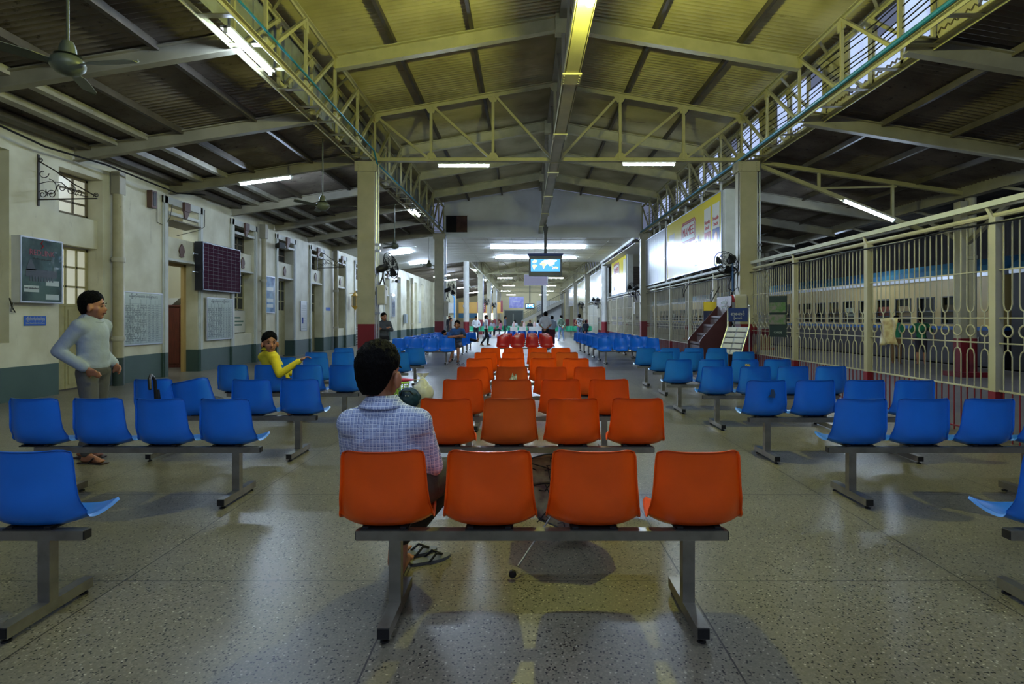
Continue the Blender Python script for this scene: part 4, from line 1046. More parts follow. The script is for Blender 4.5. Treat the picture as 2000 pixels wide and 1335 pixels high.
m.hexa([(xf-.002, .12, .6), (xf, .12, .6), (xf, .34, .6), (xf-.002, .34, .6), (xf-.002, .2, .8), (xf, .2, .8), (xf, .24, .8), (xf-.002, .24, .8)])
m.build('building_picture', M_ink, e)
m = MB(); m.box(xf-.002, xf, .08, .4, .2, .32); m.build('label_box', M_inkl, e); text('Free wireless here', .04, M_ink, (xf+.002, .24, .27), ONX, e)
MB().box(xf-.002, xf, .55, .85, .07, .17).build('vehicle_picture', M_inkl, e); MB().box(xf-.002, xf, .55, .85, .33, .43).build('vehicle_picture', M_inkl, e)
M_signb = mat('sign_blue', (24, 84, 176), .4)
def blue_sign(y0, y1, z0, z1, label, txt):
    e = empty('wall_sign', (WX, y0, z0), 0, label, 'sign'); L_, H = y1-y0, z1-z0
    MB().box(0, .012, 0, L_, 0, H).build('plate', M_signb, e, bevel=.002)
    if txt: text(txt[0], H*.36, M_white, (.015, L_/2, H*.68), ONX, e, .001, fit=L_*.86); text(txt[1], H*.2, M_white, (.015, L_/2, H*.25), ONX, e, .001, fit=L_*.86)
blue_sign(10.44, 10.92, 1.36, 1.54, 'small blue two-line sign on the wall under the REDLINK poster', ('ကြိုတင်လက်မှတ်ရောင်းဌာန', 'Railway Network & Data Service Counter'))
blue_sign(26.3, 26.9, 1.85, 2.0, 'small blue sign on the wall left of the drain pipe', None)
blue_sign(33.0, 33.4, 1.75, 2.0, 'tiny blue sign far along the left wall', None)
# timetables
M_tt = mat('timetable_sheet', (188, 200, 196), .14, spec=.7, noise_amt=.06, noise_scale=1, coat=.6); M_line = mat('timetable_line', (128, 138, 138), .6); M_ttink = mat('timetable_ink', (104, 112, 120), .6)
def timetable(y0, y1, z0, z1, label, x=WX):
    e, xf = framed('timetable_board', y0, y1, z0, z1, .03, M_tt, label, 'notice board', .025, x=x); L_, H = y1-y0, z1-z0
    m = MB(); cols = [.03, .15, .27, .42, .56, .68, .8, .9]; rows = 17
    for k in range(rows+1): z = .05+(H*.78-.05)*k/rows; m.box(xf-.003, xf, .04, L_-.04, z-.003, z+.003)
    for c in cols: m.box(xf-.003, xf, L_*c-.003, L_*c+.003, .05, H*.86)
    m.build('ruled_lines', M_line, e)
    text('မြန်မာ့မီးရထား အချိန်ဇယား', H*.07, M_ink, (xf, L_/2, H*.92), ONX, e, .0005)
    words = ['ရန်ကုန်', 'မန္တလေး', 'နေပြည်တော်', 'ပဲခူး', 'ပုဂံ', 'မော်လမြိုင်', 'ပြည်', 'ဒဂုံ']
    body = []
    for ci, c in enumerate(cols[:-1]):
        s_ = '\n'.join((words[(ci*3+r) % 8] if ci in (0, 1, 2, 3) else '%d:%02d' % ((r*3+ci) % 24, (r*7+ci*5) % 60)) for r in range(rows))
        t = text(s_, H*.034, M_ttink, (xf, L_*(c+cols[ci+1])/2, .05+(H*.78-.05)*.5), ONX, e, .0005)
        bb = [v.co.y for v in t.data.vertices]; hh = max(bb)-min(bb)
        t.scale = (1, (H*.78-.09)/hh, 1); t.location.z -= (max(bb)+min(bb))/2*t.scale[1]
    return e
timetable(13.0, 14.38, .86, 2.12, 'pale ruled train timetable in a frame between the drain pipe and the open doorway')
timetable(16.3, 17.75, .86, 2.1, 'pale ruled train timetable under the dark display board', WX+.055)
# dark LED board
e, xf = framed('display_board', 15.85, 17.95, 2.28, 3.64, .22, mat('led_matrix_off', (58, 28, 44), .9, spec=.05), 'unlit dark maroon LED display board high on the left wall', 'display', .035, mat('blue_black_frame', (34, 40, 66), .35), side=mat('led_case', (22, 24, 34), .4))
m = MB()
for k in range(1, 8): m.box(xf-.003, xf-.001, 0.04+2.02*k/8-.004, .04+2.02*k/8+.004, .04, 1.32)
for k in range(1, 12): m.box(xf-.003, xf-.001, .04, 2.06, .04+1.28*k/12-.003, .04+1.28*k/12+.003)
m.build('module_joints', mat('led_joint', (30, 16, 26), .5), e)
for z in (.5, 1.0): MB().bar((.1, -.02, z), (.1, -.28, z), .02, .02).build('wall_stay', M_alu, e)
# notices
e, xf = framed('blue_poster', 19.95, 20.75, 1.68, 3.0, .08, mat('pale_blue_poster', (128, 168, 204), .12, coat=.8, col2=(86, 116, 160), noise_scale=4), 'narrow pale blue glossy framed poster on the left wall', 'poster')
for z in (.2, .4, .8): MB().box(xf-.002, xf, .15, .65, z, z+.12).build('picture', M_inkl, e)
e, xf = framed('notice', 23.3, 23.95, .98, 2.2, .02, mat('white_notice', (204, 206, 206), .3), 'narrow white printed notice between two doors on the left wall', 'notice', .015)
m = MB()
for k in range(22): m.box(xf-.002, xf, .06, .58, .1+.045*k, .112+.045*k)
m.build('print_lines', M_line, e); MB().box(xf, xf+.001, .12, .26, .3, .55).build('picture', M_adb, e)
e, xf = framed('notice', 18.45, 19.25, 1.03, 1.75, .02, mat('cream_notice', (200, 196, 180), .5), 'printed notice with green lines under the window right of the timetable', 'notice', .01, M_trim, WX-.3)
m = MB()
for k, w_ in enumerate((.5, .6, .4)): m.box(xf-.002, xf, .1, .1+w_, .22+.12*k, .27+.12*k)
m.build('green_lines', mat('green_ink', (30, 80, 60), .6), e)
e, xf = framed('wall_mirror_panel', 38.9, 39.9, 1.6, 3.2, .1, mat('blue_grey_panel', (110, 126, 150), .1, coat=.8), 'tall glossy blue-grey panel far along the left wall', 'panel')
box_thing('junction_box', (WX+.14, 43.2, 1.1), .22, .5, .7, mat('grey_box', (150, 160, 164), .5), 'grey electrical box far along the left wall', 'box')
e, xf = framed('notice', 49.2, 50.3, 1.1, 3.0, .03, mat('pale_grey_notice', (176, 180, 176), .5), 'large pale chart far along the left wall', 'notice')
# lantern
e = empty('wall_lantern', (WX+.28, 29.9, 1.85), 0, 'ornate yellow hexagonal lantern on the left wall, right of the far window', 'lantern')
ly = mat('yellow_lantern_frame', (206, 160, 50), .4)
MB().lathe((0, 0, 0), [(.01, 0), (.03, .1), (.2, .28), (.2, .3)], 6).build('lantern_base', ly, e); MB().lathe((0, 0, .8), [(.2, 0), (.2, .02), (.06, .16), (.02, .3)], 6).build('lantern_top', ly, e)
MB().lathe((0, 0, .3), [(.15, 0), (.15, .5)], 6).build('lantern_glass', mat('lantern_glass', (150, 140, 110), .3), e)
m = MB()
for k in range(6): a = 2*PI*k/6; m.tube([(.18*math.cos(a), .18*math.sin(a), .28), (.18*math.cos(a), .18*math.sin(a), .82)], .015, 5)
m.build('corner_bar', ly, e); MB().bar((-.28, 0, .95), (0, 0, .95), .03, .03).build('wall_arm', ly, e)
# wrought iron brackets
def scroll(c, r, turns, start, n=20, grow=.25):
    return [(c[0]+r*(grow+(1-grow)*k/n)*math.cos(start+turns*2*PI*k/n), 0, c[1]+r*(grow+(1-grow)*k/n)*math.sin(start+turns*2*PI*k/n)) for k in range(n+1)]
def iron_bracket(y, label, s=1, zz=3.74):
    e = empty('iron_bracket', (WX, y, zz), 0, label, 'bracket', 'wrought iron sign brackets'); e.scale = (s, s, s)
    mi = mat('rusty_iron', (44, 36, 32), .6)
    MB().box(0, .02, -.02, .02, -.12, .85).build('wall_plate', mi, e)
    MB().tube([(0, 0, 0), (1.12, 0, .02)], .014, 6).build('bottom_bar', mi, e)
    MB().tube([(.02, 0, .72), (.3, 0, .56), (.7, 0, .28), (1.1, 0, .06)], .012, 6).build('raking_bar', mi, e)
    for c, r, t, st in (((.09, .1), .08, 1.4, 0), ((.26, .1), .09, 1.4, 1), ((.2, .2), .19, .7, 3.4), ((.1, .5), .11, .8, 1.2), ((.45, .22), .1, 1.3, 2), ((.62, .18), .1, 1.2, .3), ((.78, .12), .07, 1.3, 2), ((1.1, .08), .05, 1.6, 0), ((.05, .74), .05, 1.6, 0)):
        MB().tube(scroll(c, r, t, st), .008, 5).build('scroll', mi, e)
    MB().tube([(.02, 0, .3), (.2, 0, .34), (.45, 0, .32), (.7, 0, .1), (.95, 0, .05)], .008, 5).build('scroll', mi, e)
    return e
iron_bracket(10.75, 'wrought iron scroll bracket above the REDLINK poster')
iron_bracket(25.2, 'smaller-looking wrought iron bracket above the far window, left of the lantern', 1.1, 3.72)
# drain pipes
def pipe(y, label, r=.11):
    e = empty('drain_pipe', (WX+.14, y, 0), 0, label, 'pipe', 'drain pipes on the left wall')
    MB().lathe((0, 0, 0), [(r, .62), (r, 4.25)], 18).build('pipe_run', mat('cream_pipe_paint', (172, 164, 130), .5, noise_amt=.12, dirt=((110, 96, 70), 6, .62)), e, True)
    MB().lathe((0, 0, 0), [(r*1.03, 0), (r*1.03, .62)], 18).build('painted_base', mat('pipe_dado', (44, 60, 56), .55), e, True)
    for z in (1.0, 2.75): m = MB(); m.lathe((0, 0, z), [(r*1.2, 0), (r*1.25, .04), (r*1.2, .1)], 18); m.tube([(-.14, .0, z+.05), (-.05, -r*1.3, z+.05), (0, -r*1.1, z+.05)], .012, 5); m.build('pipe_collar', M_paint, e, True)
    MB().box(-.1, .1, -.1, .1, 4.25, 4.75).build('rain_head', M_paintg, e, bevel=.01)
pipe(12.68, 'thick cream drain pipe right of the man in the grey-blue shirt'); pipe(19.75, 'cream drain pipe left of the pale blue poster', .08); pipe(27.3, 'cream drain pipe below the second iron bracket', .1); pipe(45.8, 'far drain pipe on the left wall', .1)
# loudspeakers and small dark fixtures
for y, z, nm in ((20.9, 4.15, 'small black loudspeaker high on the left wall above the pale blue poster'), (40.2, 4.1, 'small black loudspeaker far along the left wall')):
    e = empty('loudspeaker', (WX+.18, y, z), -.3, nm, 'loudspeaker'); MB().hexa([(-.1, -.1, -.08), (.14, -.16, -.1), (.14, .16, -.1), (-.1, .1, -.08), (-.1, -.1, .08), (.14, -.16, .12), (.14, .16, .12), (-.1, .1, .08)]).build('housing', M_black, e, bevel=.01)
    MB().bar((-.18, 0, 0), (-.1, 0, 0), .03, .03).build('wall_arm', M_dark, e)
e = empty('cable_box', (WX, 13.85, 4.2), 0, 'narrow brown slotted fixture high on the wall right of the thick drain pipe', 'fixture'); MB().box(0, .12, 0, .2, 0, .42).build('casing', mat('brown_ornament', (96, 70, 62), .6), e); MB().box(.12, .13, .05, .15, .05, .38).build('slot', M_black, e)
def loose_cable(pts, label, r=.008): tag(MB().tube(pts, r, 5).build('cable', M_cable, smooth=True), label, 'cable')
loose_cable([(WX+.02, 14.2, 4.5), (WX+.02, 14.2, 3.9), (WX+.02, 14.5, 3.85), (WX+.09, 14.62, 4.1), (WX+.09, 14.7, 4.45)], 'thin black cable looping left of the open doorway frame')
loose_cable([(WX+.03, 16.3, 4.6), (WX+.05, 16.25, 4.1), (WX+.08, 15.9, 3.95), (WX-.1, 15.2, 3.7)], 'thin black cable hanging at the top right of the open doorway')
loose_cable([(-8.9, 9, 4.82), (-8.85, 10.5, 4.66), (-8.8, 12, 4.72), (-8.7, 14.2, 4.62), (-8.2, 14.6, 4.66)], 'black cable sagging under the left aisle roof along the wall', .02)
loose_cable([(WX+.05, 10.1, 1.86), (WX+.06, 10.14, 1.7), (WX+.05, 10.22, 1.6), (WX+.06, 10.12, 1.62), (WX+.05, 10.18, 1.78)], 'short knotted cable below the left corner of the REDLINK poster', .012)
for k, (x, y, z, s) in enumerate(((5.72, 19.9, 2.75, .3), (5.5, 16.2, 2.4, .25))):
    loose_cable([(x+.05, y, z), (x-.12, y+.1, z-.35), (x-.1, y+.3, z-.5), (x-.1, y+.35, z-.2), (x-.12, y+.05, z-.1)], ['coil of black cable hanging from the fence rail left of the display steps', 'loop of black cable near the extinguisher'][k], .016)
loose_cable([(5.45, T0-.22, 5.2), (5.44, T0-.22, 3.0), (5.4, T0-.22, 2.3)], 'long black cable down the near right column', .018)
tag(MB().tube([(5.3, T0-.2, 3.0), (5.3, T0-.2, 2.18)], .025, 8).build('conduit', mat('blue_conduit2', (30, 84, 150), .4), smooth=True), 'short blue conduit above the switch box on the near right column', 'pipe')
tag(MB().tube([(-6.4, 50, 3.6), (-6.2, 50, 3.3), (-6.2, 50, 0)], .05, 8).build('conduit', mat('bright_blue_pipe', (30, 130, 200), .4), smooth=True), 'bright blue pipe standing behind the second left column', 'pipe')
# mesh gate in the opening behind the near left column
m = MB()
for k in range(8): m.box(WX-.02, WX, 30.95+.19*k-.01, 30.95+.19*k+.01, .1, 1.0)
for k in range(7): m.box(WX-.02, WX, 30.9, 32.3, .1+.15*k-.01, .1+.15*k+.01)
tag(m.build('grille_gate', M_white), 'low white grille gate in the wall opening behind the near left column', 'gate')

# ================================================================ hanging screens
def tv(loc, w_, h, label, world=True, rodtop=5.4):
    e = empty('television', loc, 0, label, 'television')
    MB().box(-w_/2, w_/2, -.05, .05, -h/2, h/2).build('casing', mat('tv_casing', (20, 26, 44), .35), e, bevel=.01)
    sw, shh = w_*.44, h*.31
    scr = MB().box(-sw, sw, -.056, -.05, -shh+.04*h, shh+.04*h).build('screen', mat('tv_screen_blue', (30, 90, 170), .3, emit=.8, ecol=lin((60, 150, 240))), e)
    lands = [([(-.9, .55), (-.78, .9), (-.55, .8), (-.6, .5), (-.75, .3), (-.85, .35)], 0), ([(-.85, .1), (-.68, .12), (-.55, -.05), (-.7, -.35), (-.78, -.8), (-.84, -.4), (-.9, -.1)], 1), ([(-.38, .25), (-.3, .45), (-.1, .42), (.02, .2), (.1, .15), (-.02, -.1), (-.1, -.5), (-.18, -.45), (-.2, 0), (-.36, .05)], 1),
             ([(-.28, .5), (-.1, .8), (.3, .9), (.75, .85), (.8, .7), (.6, .5), (.62, .2), (.5, .1), (.45, -.2), (.38, .1), (.3, -.15), (.2, .2), (.05, .25), (-.1, .5)], 2), ([(.58, -.3), (.72, -.2), (.88, -.35), (.84, -.52), (.7, -.45), (.6, -.48)], 1), ([(.45, -.1), (.52, -.3), (.48, -.6), (.54, -.62), (.56, -.3)], 1)]
    cm = [mat('map_green', (200, 220, 150), .4, emit=.9, ecol=lin((220, 235, 160))), mat('map_tan', (240, 190, 150), .4, emit=.9, ecol=lin((245, 200, 150))), mat('map_white', (240, 240, 230), .4, emit=1.2, ecol=lin((250, 250, 240)))]
    for p, c in lands:
        mb = MB(); q = [(a*sw, -.0575, b*shh+.04*h) for a, b in p]; mb.quadpts(q); mb.build('map_land', cm[c], scr)
    if world:
        MB().hexa([(-w_*.51, -.06, h/2), (w_*.51, -.06, h/2), (w_*.51, .1, h/2), (-w_*.51, .1, h/2), (-w_*.54, -.08, h/2+.1), (w_*.54, -.08, h/2+.1), (w_*.54, .12, h/2+.1), (-w_*.54, .12, h/2+.1)]).build('hood', mat('tv_hood', (60, 80, 130), .4), e)
    top = rodtop-loc[2]
    m = MB(); m.box(-.06, .06, -.03, .06, h/2+.05, top)
    m.hexa([(-.06, -.03, top-.5), (.06, -.03, top-.5), (.06, .06, top-.5), (-.06, .06, top-.5), (-.12, -.05, top-.1), (.12, -.05, top-.1), (.12, .08, top-.1), (-.12, .08, top-.1)])
    m.build('hanging_pole', M_dark, e)
tv((.88, 24.3, 3.72), 1.42, .86, 'large hanging television showing a world map', rodtop=5.5)
tv((.62, 70, 2.95), 1.15, .72, 'small far television hanging above the long table', world=False, rodtop=7.76)
e = empty('led_sign', (.86, 44, 4.45), 0, 'dark mauve hanging sign panel just behind the television', 'sign')
MB().box(-.9, .9, -.04, .04, -.4, .4).build('panel', mat('mauve_led', (86, 66, 92), .4), e)
m = MB(); m.box(-.93, .93, -.05, .05, -.43, -.4); m.box(-.93, .93, -.05, .05, .4, .43); m.box(-.93, -.9, -.05, .05, -.43, .43); m.box(.9, .93, -.05, .05, -.43, .43)
m.build('frame', M_trim, e); MB().box(-.02, .02, -.02, .02, .43, 1.1).build('hanging_pole', M_dark, e)
e = empty('hanging_sign', (2.1, 60, 4.0), 0, 'narrow white vertical panel hanging by a camera at the far end', 'sign'); MB().box(-.2, .2, -.05, .05, -1.9, 1).build('panel', M_white, e)
MB().box(-.35, -.2, -.05, .05, -2.3, 3.6).build('hanging_pole', M_dark, e)

# ================================================================ brown display steps and leaflet racks
M_brown = mat('dark_brown_laminate', (70, 36, 42), .35, noise_amt=.1); M_browni = mat('greyish_laminate', (106, 92, 98), .4)
e = empty('display_steps', (4.32, 14.05, 0), 0, 'dark brown stepped leaflet display shaped like stairs, with a grey back panel', 'display stand')
pr = [(0, 0), (0, .92), (.05, 1.0), (.78, 1.82), (.8, 1.82), (.8, 0)]
for y_ in (0, 1.0):
    m = MB(); a = [(x, y_, z) for x, z in pr]; b = [(x, y_+.03, z) for x, z in pr]; m.quadpts(a); m.quadpts(b[::-1])
    for q in range(6): m.quadpts([a[q], b[q], b[(q+1) % 6], a[(q+1) % 6]])
    m.build('side_panel', M_brown, e)
for k in range(4):
    MB().box(.05+.18*k, .26+.18*k, .03, 1.0, .82+.22*k, .84+.22*k).build('shelf', M_browni, e)
    MB().box(.05+.18*k, .065+.18*k, .03, 1.0, .62+.22*k, .90+.22*k).build('riser', M_browni, e)
MB().box(.78, .8, .0, 1.03, .0, 2.05).build('back_panel', M_browni, e)
text('စာအုပ်စင်\nဈေးဆိုင်', .11, M_inkl, (.775, .5, 1.85), ONXN, e)
MB().box(0, .02, .03, 1.0, 0, .66).build('front_panel', M_brown, e)
e = empty('leaflet_rack', (5.05, 13.45, 0), -.85, 'silver sloping leaflet rack with a blue sign on top beside the near right column', 'rack')
for s in (-1, 1):
    m = MB(); m.tube([(s*.27, -.42, 0), (s*.27, -.42, .62), (s*.27, .0, 1.3), (s*.27, 0, 1.75)], .02, 8); m.tube([(s*.27, 0, 0), (s*.27, 0, 1.3)], .018, 8); m.ball((s*.27, 0, 1.78), .03, 6); m.ball((s*.27, -.42, .66), .03, 6)
    m.build('side_frame', mat('chrome', (176, 178, 182), .36, metal=.8), e, True)
for k in range(5):
    t = k/5; y_ = -.4+.4*t; z_ = .66+.64*t
    m = MB(); m.hexa([(-.25, y_, z_), (.25, y_, z_), (.25, y_+.075, z_+.115), (-.25, y_+.075, z_+.115), (-.25, y_-.01, z_+.006), (.25, y_-.01, z_+.006), (.25, y_+.065, z_+.121), (-.25, y_+.065, z_+.121)])
    m.build('shelf', mat('chrome', (176, 178, 182), .36, metal=.8), e)
    for s in (-1, 1): MB().hexa([(s*.12-.1, y_-.005, z_+.012), (s*.12+.1, y_-.005, z_+.012), (s*.12+.1, y_+.055, z_+.104), (s*.12-.1, y_+.055, z_+.104), (s*.12-.1, y_-.012, z_+.018), (s*.12+.1, y_-.012, z_+.018), (s*.12+.1, y_+.048, z_+.11), (s*.12-.1, y_+.048, z_+.11)]).build('leaflet', M_white, e)
MB().box(-.24, .24, -.03, -.01, 1.42, 1.74).build('sign_plate', mat('navy_sign', (26, 50, 110), .4), e); text('စာစောင်', .1, M_white, (0, -.034, 1.6), ONY, e); text('ပို့စကတ်', .06, M_white, (0, -.034, 1.5), ONY, e)
e = empty('pocket_hanger', (5.68, 12.75, 1.08), -.9, 'dark green hanging card pocket display on the fence, right of the silver rack', 'display')
MB().box(-.2, .2, -.01, .01, 0, .92).build('backing', mat('dark_green_card', (24, 44, 48), .5), e)
for k in range(2): MB().box(-.19, .19, -.04, -.01, .28+.27*k, .5+.27*k).build('pocket', mat('pocket_cards', (120, 110, 116), .5, col2=(70, 110, 60), noise_scale=12), e)
text('CARDS', .06, M_inkl, (0, -.014, .1), ONY, e)
e = empty('round_poster', (5.3, 16.3, 1.25), -.3, 'tall curved yellow and blue promotional poster behind the brown display steps', 'poster')
MB().grid(lambda u, v: (-.17+.34*u, -.08*math.sin(PI*u), v*.72), 10, 4).build('sheet', mat('poster_yellow', (214, 186, 40), .4), e, True)
m = MB(); m.grid(lambda u, v: (-.17+.34*u, -.08*math.sin(PI*u)-.004, v*.46), 10, 4); m.build('blue_area', mat('poster_navy', (34, 40, 74), .4), e, True)
MB().box(-.02, .02, -.0, .04, -1.25, .72).build('stand_pole', M_dark, e)

# ================================================================ basket, bags, umbrellas, sandals
e = empty('plastic_basket', (-2.32, 10.35, 0), 0, 'light green lattice plastic basket under the blue bench at the aisle', 'basket')
m = MB(); g = mat('lime_plastic', (150, 190, 70), .4)
for k in range(22):
    a = 2*PI*k/22; m.tube([(.17*math.cos(a), .14*math.sin(a), .01), (.21*math.cos(a), .17*math.sin(a), .32)], .006, 4)
for z in (.01, .08, .14, .2, .26): m.tube([((.17+.04*z/.32)*math.cos(2*PI*k/22), (.14+.03*z/.32)*math.sin(2*PI*k/22), z) for k in range(22)], .006, 4, True)
m.build('lattice', g, e); MB().tube([(.21*math.cos(2*PI*k/22), .17*math.sin(2*PI*k/22), .33) for k in range(22)], .018, 6, True).build('rim', g, e, True)
MB().lathe((0, 0, 0), [(.165, 0), (.165, .012)], 16).build('bottom', g, e)
def lumpy(c, sc_, seed, n=20, amp=.09, neck=0):
    m = MB()
    def fn(u, v):
        th = PI*u; ph = 2*PI*v; d = V((math.sin(th)*math.cos(ph), math.sin(th)*math.sin(ph), math.cos(th)))
        r = 1+amp*noise.noise(d*2.2+V((seed, 0, 0)))*2+amp*.5*math.sin(ph*9+3*noise.noise(d*3))*math.sin(th)
        if neck and u < .3: r *= (.55+.45*(u/.3)); 
        p = V((d.x*sc_[0]*r, d.y*sc_[1]*r, d.z*sc_[2]*r+(neck*max(0, (.25-u)/.25) if neck else 0)))
        p.z = max(p.z, -sc_[2]*.88)
        return V(c)+p+V((0, 0, 0))
    m.grid(fn, n, n*2); return m
e = empty('blue_holdall', (-1.98, 9.7, 0), 0, 'dark teal cloth bag on the floor in front of the basket', 'bag')
lumpy((0, 0, .145), (.19, .15, .165), 3).build('bag_body', mat('teal_cloth', (20, 60, 84), .55, noise_amt=.4, noise_scale=6), e, True)
MB().tube([(-.12, -.1, .2), (-.08, -.16, .28), (.05, -.16, .28), (.1, -.1, .2)], .012, 6).build('strap', M_cable, e, True)
for s in (-1, 1): MB().ball((.02*s, -.16, .2), .012, 5).build('buckle', M_alu, e)
e = empty('carrier_bag', (-1.82, 10.15, 0), .2, 'tied white plastic carrier bag behind the teal bag', 'bag')
lumpy((0, 0, .175), (.19, .15, .2), 9, amp=.05, neck=.2).build('bag_body', mat('white_plastic_film', (205, 205, 198), .3, noise_amt=.1), e, True)
MB().grid(lambda u, v: ((v-.5)*(.04+.2*u), .02*math.sin(v*8), .42+.1*u), 4, 8).build('tied_ears', mat('white_plastic_film', (205, 205, 198), .3), e, True)
e = empty('folded_umbrella', (-2.1, 9.45, .47), .25, 'pink folded umbrella lying across the blue bench end', 'umbrella')
MB().lathe((0, 0, 0), [(.006, -.42), (.012, -.4), (.012, -.3), (.028, -.28), (.03, .1), (.012, .25)], 12, 'x').build('canopy', mat('pink_cloth', (190, 50, 90), .6), e, True)
MB().lathe((0, 0, 0), [(.006, .25), (.006, .42)], 8, 'x').build('tip', mat('ivory_tip', (220, 210, 150), .5), e, True)
# black umbrella hooked on the back of the askew row
e = empty('walking_umbrella', (-3.96, 6.02, .83), 0, 'curved black umbrella handle hooked over a blue seat back', 'umbrella')
MB().tube([(-.0, .12, -.5), (-.02, .1, 0), (-.03, .08, .04), (-.01, .02, .065), (.02, -.05, .03), (.06, -.1, -.07)], .017, 8).build('handle', M_black, e, True)
MB().lathe((0, .13, 0), [(.01, -.8), (.03, -.75), (.035, -.3), (.02, -.1)], 10).build('canopy', M_black, e, True)
tag(lumpy((-3.5, 6.36, .53), (.16, .14, .1), 5, amp=.05).build('backpack', mat('black_nylon', (20, 20, 24), .6), smooth=True), 'black backpack resting on the blue seat behind the askew seat back', 'bag')
tag(lumpy((-3.78, 8.4, .53), (.13, .14, .1), 6, amp=.05).build('backpack', mat('black_nylon', (20, 20, 24), .6), smooth=True), 'black bag on the blue seat beside the man in yellow', 'bag')
# open camouflage umbrella lying beyond the front bench
A = V((.33, 3.9, .37)); Hn = V((-.07, 3.27, .03)); d = (Hn-A).normalized()
e = empty('open_umbrella', tuple(A), 0, 'open camouflage umbrella with black rim lying beyond the front orange bench', 'umbrella')
up = V((0, 0, 1)); sx_ = d.cross(up).normalized(); sy_ = sx_.cross(d).normalized()
camo = mat('camouflage_cloth', (176, 166, 130), .6, col2=(116, 92, 88), noise_scale=9)
def cap(u, v, ex=0):
    ph = 2*PI*v; r = .35*u*(1-.07*abs(math.sin(4*ph))*u**2)
    z = .15*u**2.0-.02*abs(math.sin(4*ph))*u
    return sx_*(r*math.cos(ph))+sy_*(r*math.sin(ph))+d*(z+ex)
m = MB(); m.grid(lambda u, v: cap(u, v), 10, 64); o_ = m.build('canopy', camo, e, True); o_.modifiers.new('s', 'SOLIDIFY').thickness = .002
MB().tube([cap(1, k/64) for k in range(64)], .006, 5, True).build('rim', M_black, e, True)
for k in range(8):
    MB().tube([cap(t, k/8, .006) for t in (.05, .3, .6, .85, 1.0, 1.04)], .0035, 5).build('rib', M_dark, e, True)
    MB().tube([tuple(d*.26), tuple(cap(.55, k/8, .01))], .003, 5).build('stretcher', M_dark, e, True)
r_ = random.Random(4)
for k in range(26):
    u, v = r_.uniform(.25, .95), r_.random(); pts = [cap(u, v, .004)]
    for q in range(3): u = min(.98, max(.1, u+r_.uniform(-.15, .15))); v += r_.uniform(-.03, .03); pts.append(cap(u, v, .004))
    MB().tube(pts, .0035, 4).build('branch_print', M_black, e)
MB().tube([tuple(-d*.05), tuple(Hn-A-d*.06)], .0055, 8).build('shaft', mat('chrome', (176, 178, 182), .36, metal=.8), e, True)
MB().lathe(tuple(Hn-A), [(.012, -.018), (.022, -.008), (.022, .012), (.01, .02)], 12, 'y').build('handle_ring', M_dark, e, True)
def sandal(x, y, rz, label, lift=0, L_=.27, m_=None):
    e = empty('flip_flop', (x, y, lift), rz, label, 'sandal')
    m = MB(); n = 20; out = []
    for k in range(n):
        t = 2*PI*k/n; yy = math.cos(t)*L_/2; ww = (.047 if yy > 0 else .038)*(1+.1*math.sin(2*t)); out.append((ww*math.sin(t), yy))
    m.quadpts([(a, b, 0) for a, b in out][::-1]); m.quadpts([(a, b, .018) for a, b in out])
    for k in range(n): a, b = out[k], out[(k+1) % n]; m.quadpts([(a[0], a[1], 0), (b[0], b[1], 0), (b[0], b[1], .018), (a[0], a[1], .018)])
    m.build('sole', m_ or mat('dark_rubber_sole', (30, 28, 30), .45), e)
    MB().tube([(-.042, -.03, .015), (-.03, .02, .05), (0, .075, .025), (.03, .02, .05), (.042, -.03, .015)], .008, 6).build('strap', M_black, e, True)
    return e
sandal(-.58, 3.52, -.95, 'grey flip-flop on the floor under the front orange bench', m_=mat('grey_sole', (92, 96, 98), .4))
sandal(-.68, 3.62, -.95, 'second grey flip-flop half hidden behind the bench leg', m_=mat('grey_sole', (92, 96, 98), .4))
for x, nm in ((-2.12, 'left'), (-1.98, 'right')): sandal(x, 18.2, .6, '%s one of two red-strapped sandals in the aisle beside the seated man' % nm, m_=mat('red_sole', (110, 40, 50), .5))
for x, y, nm in ((4.1, 21.2, 'left'), (4.3, 21.3, 'right')): sandal(x, y, 1.1, '%s dark sandal on the floor under the right facing benches' % nm)
# small litter by the fence base
tag(lumpy((5.6, 7.6, .06), (.07, .06, .07), 2, 10).build('red_cup', mat('red_plastic_bit', (190, 30, 60), .5), smooth=True), 'crumpled pinkish-red scrap at the foot of the fence', 'litter')

# ================================================================ far end of the hall
e = empty('long_table', (.1, 44.2, 0), 0, 'long pale table with white papers taped to its front at the far end', 'table')
MB().box(-1.35, 1.35, -.3, .3, .8, .84).build('tabletop', M_white, e)
for x in (-1.25, -.4, .4, 1.25): MB().box(x-.02, x+.02, -.28, -.24, 0, .8).build('leg', M_dark, e)
MB().box(-1.3, 1.3, -.29, -.27, .35, .38).build('stretcher', M_dark, e)
for k, x in enumerate((-.95, -.25, .5, 1.05)): MB().box(x-.28, x+.28 if k < 3 else x+.2, -.315, -.305, .42+.02*k, .82).build('paper_sheet', M_white, e)
for k, x in enumerate((-.85, -.05, .75)):
    e = empty('water_flask', (x, 44.15, .84), 0, ['leftmost', 'middle', 'rightmost'][k]+' pale pink bottle on the long table', 'bottle', 'bottles on the long table')
    MB().lathe((0, 0, 0), [(.09, 0), (.1, .02), (.1, .22), (.05, .3), (.05, .36)], 12).build('bottle_body', mat('pale_pink', (226, 190, 186), .4), e, True)
    MB().lathe((0, 0, .36), [(.05, 0), (.05, .04)], 12).build('cap', M_white, e)
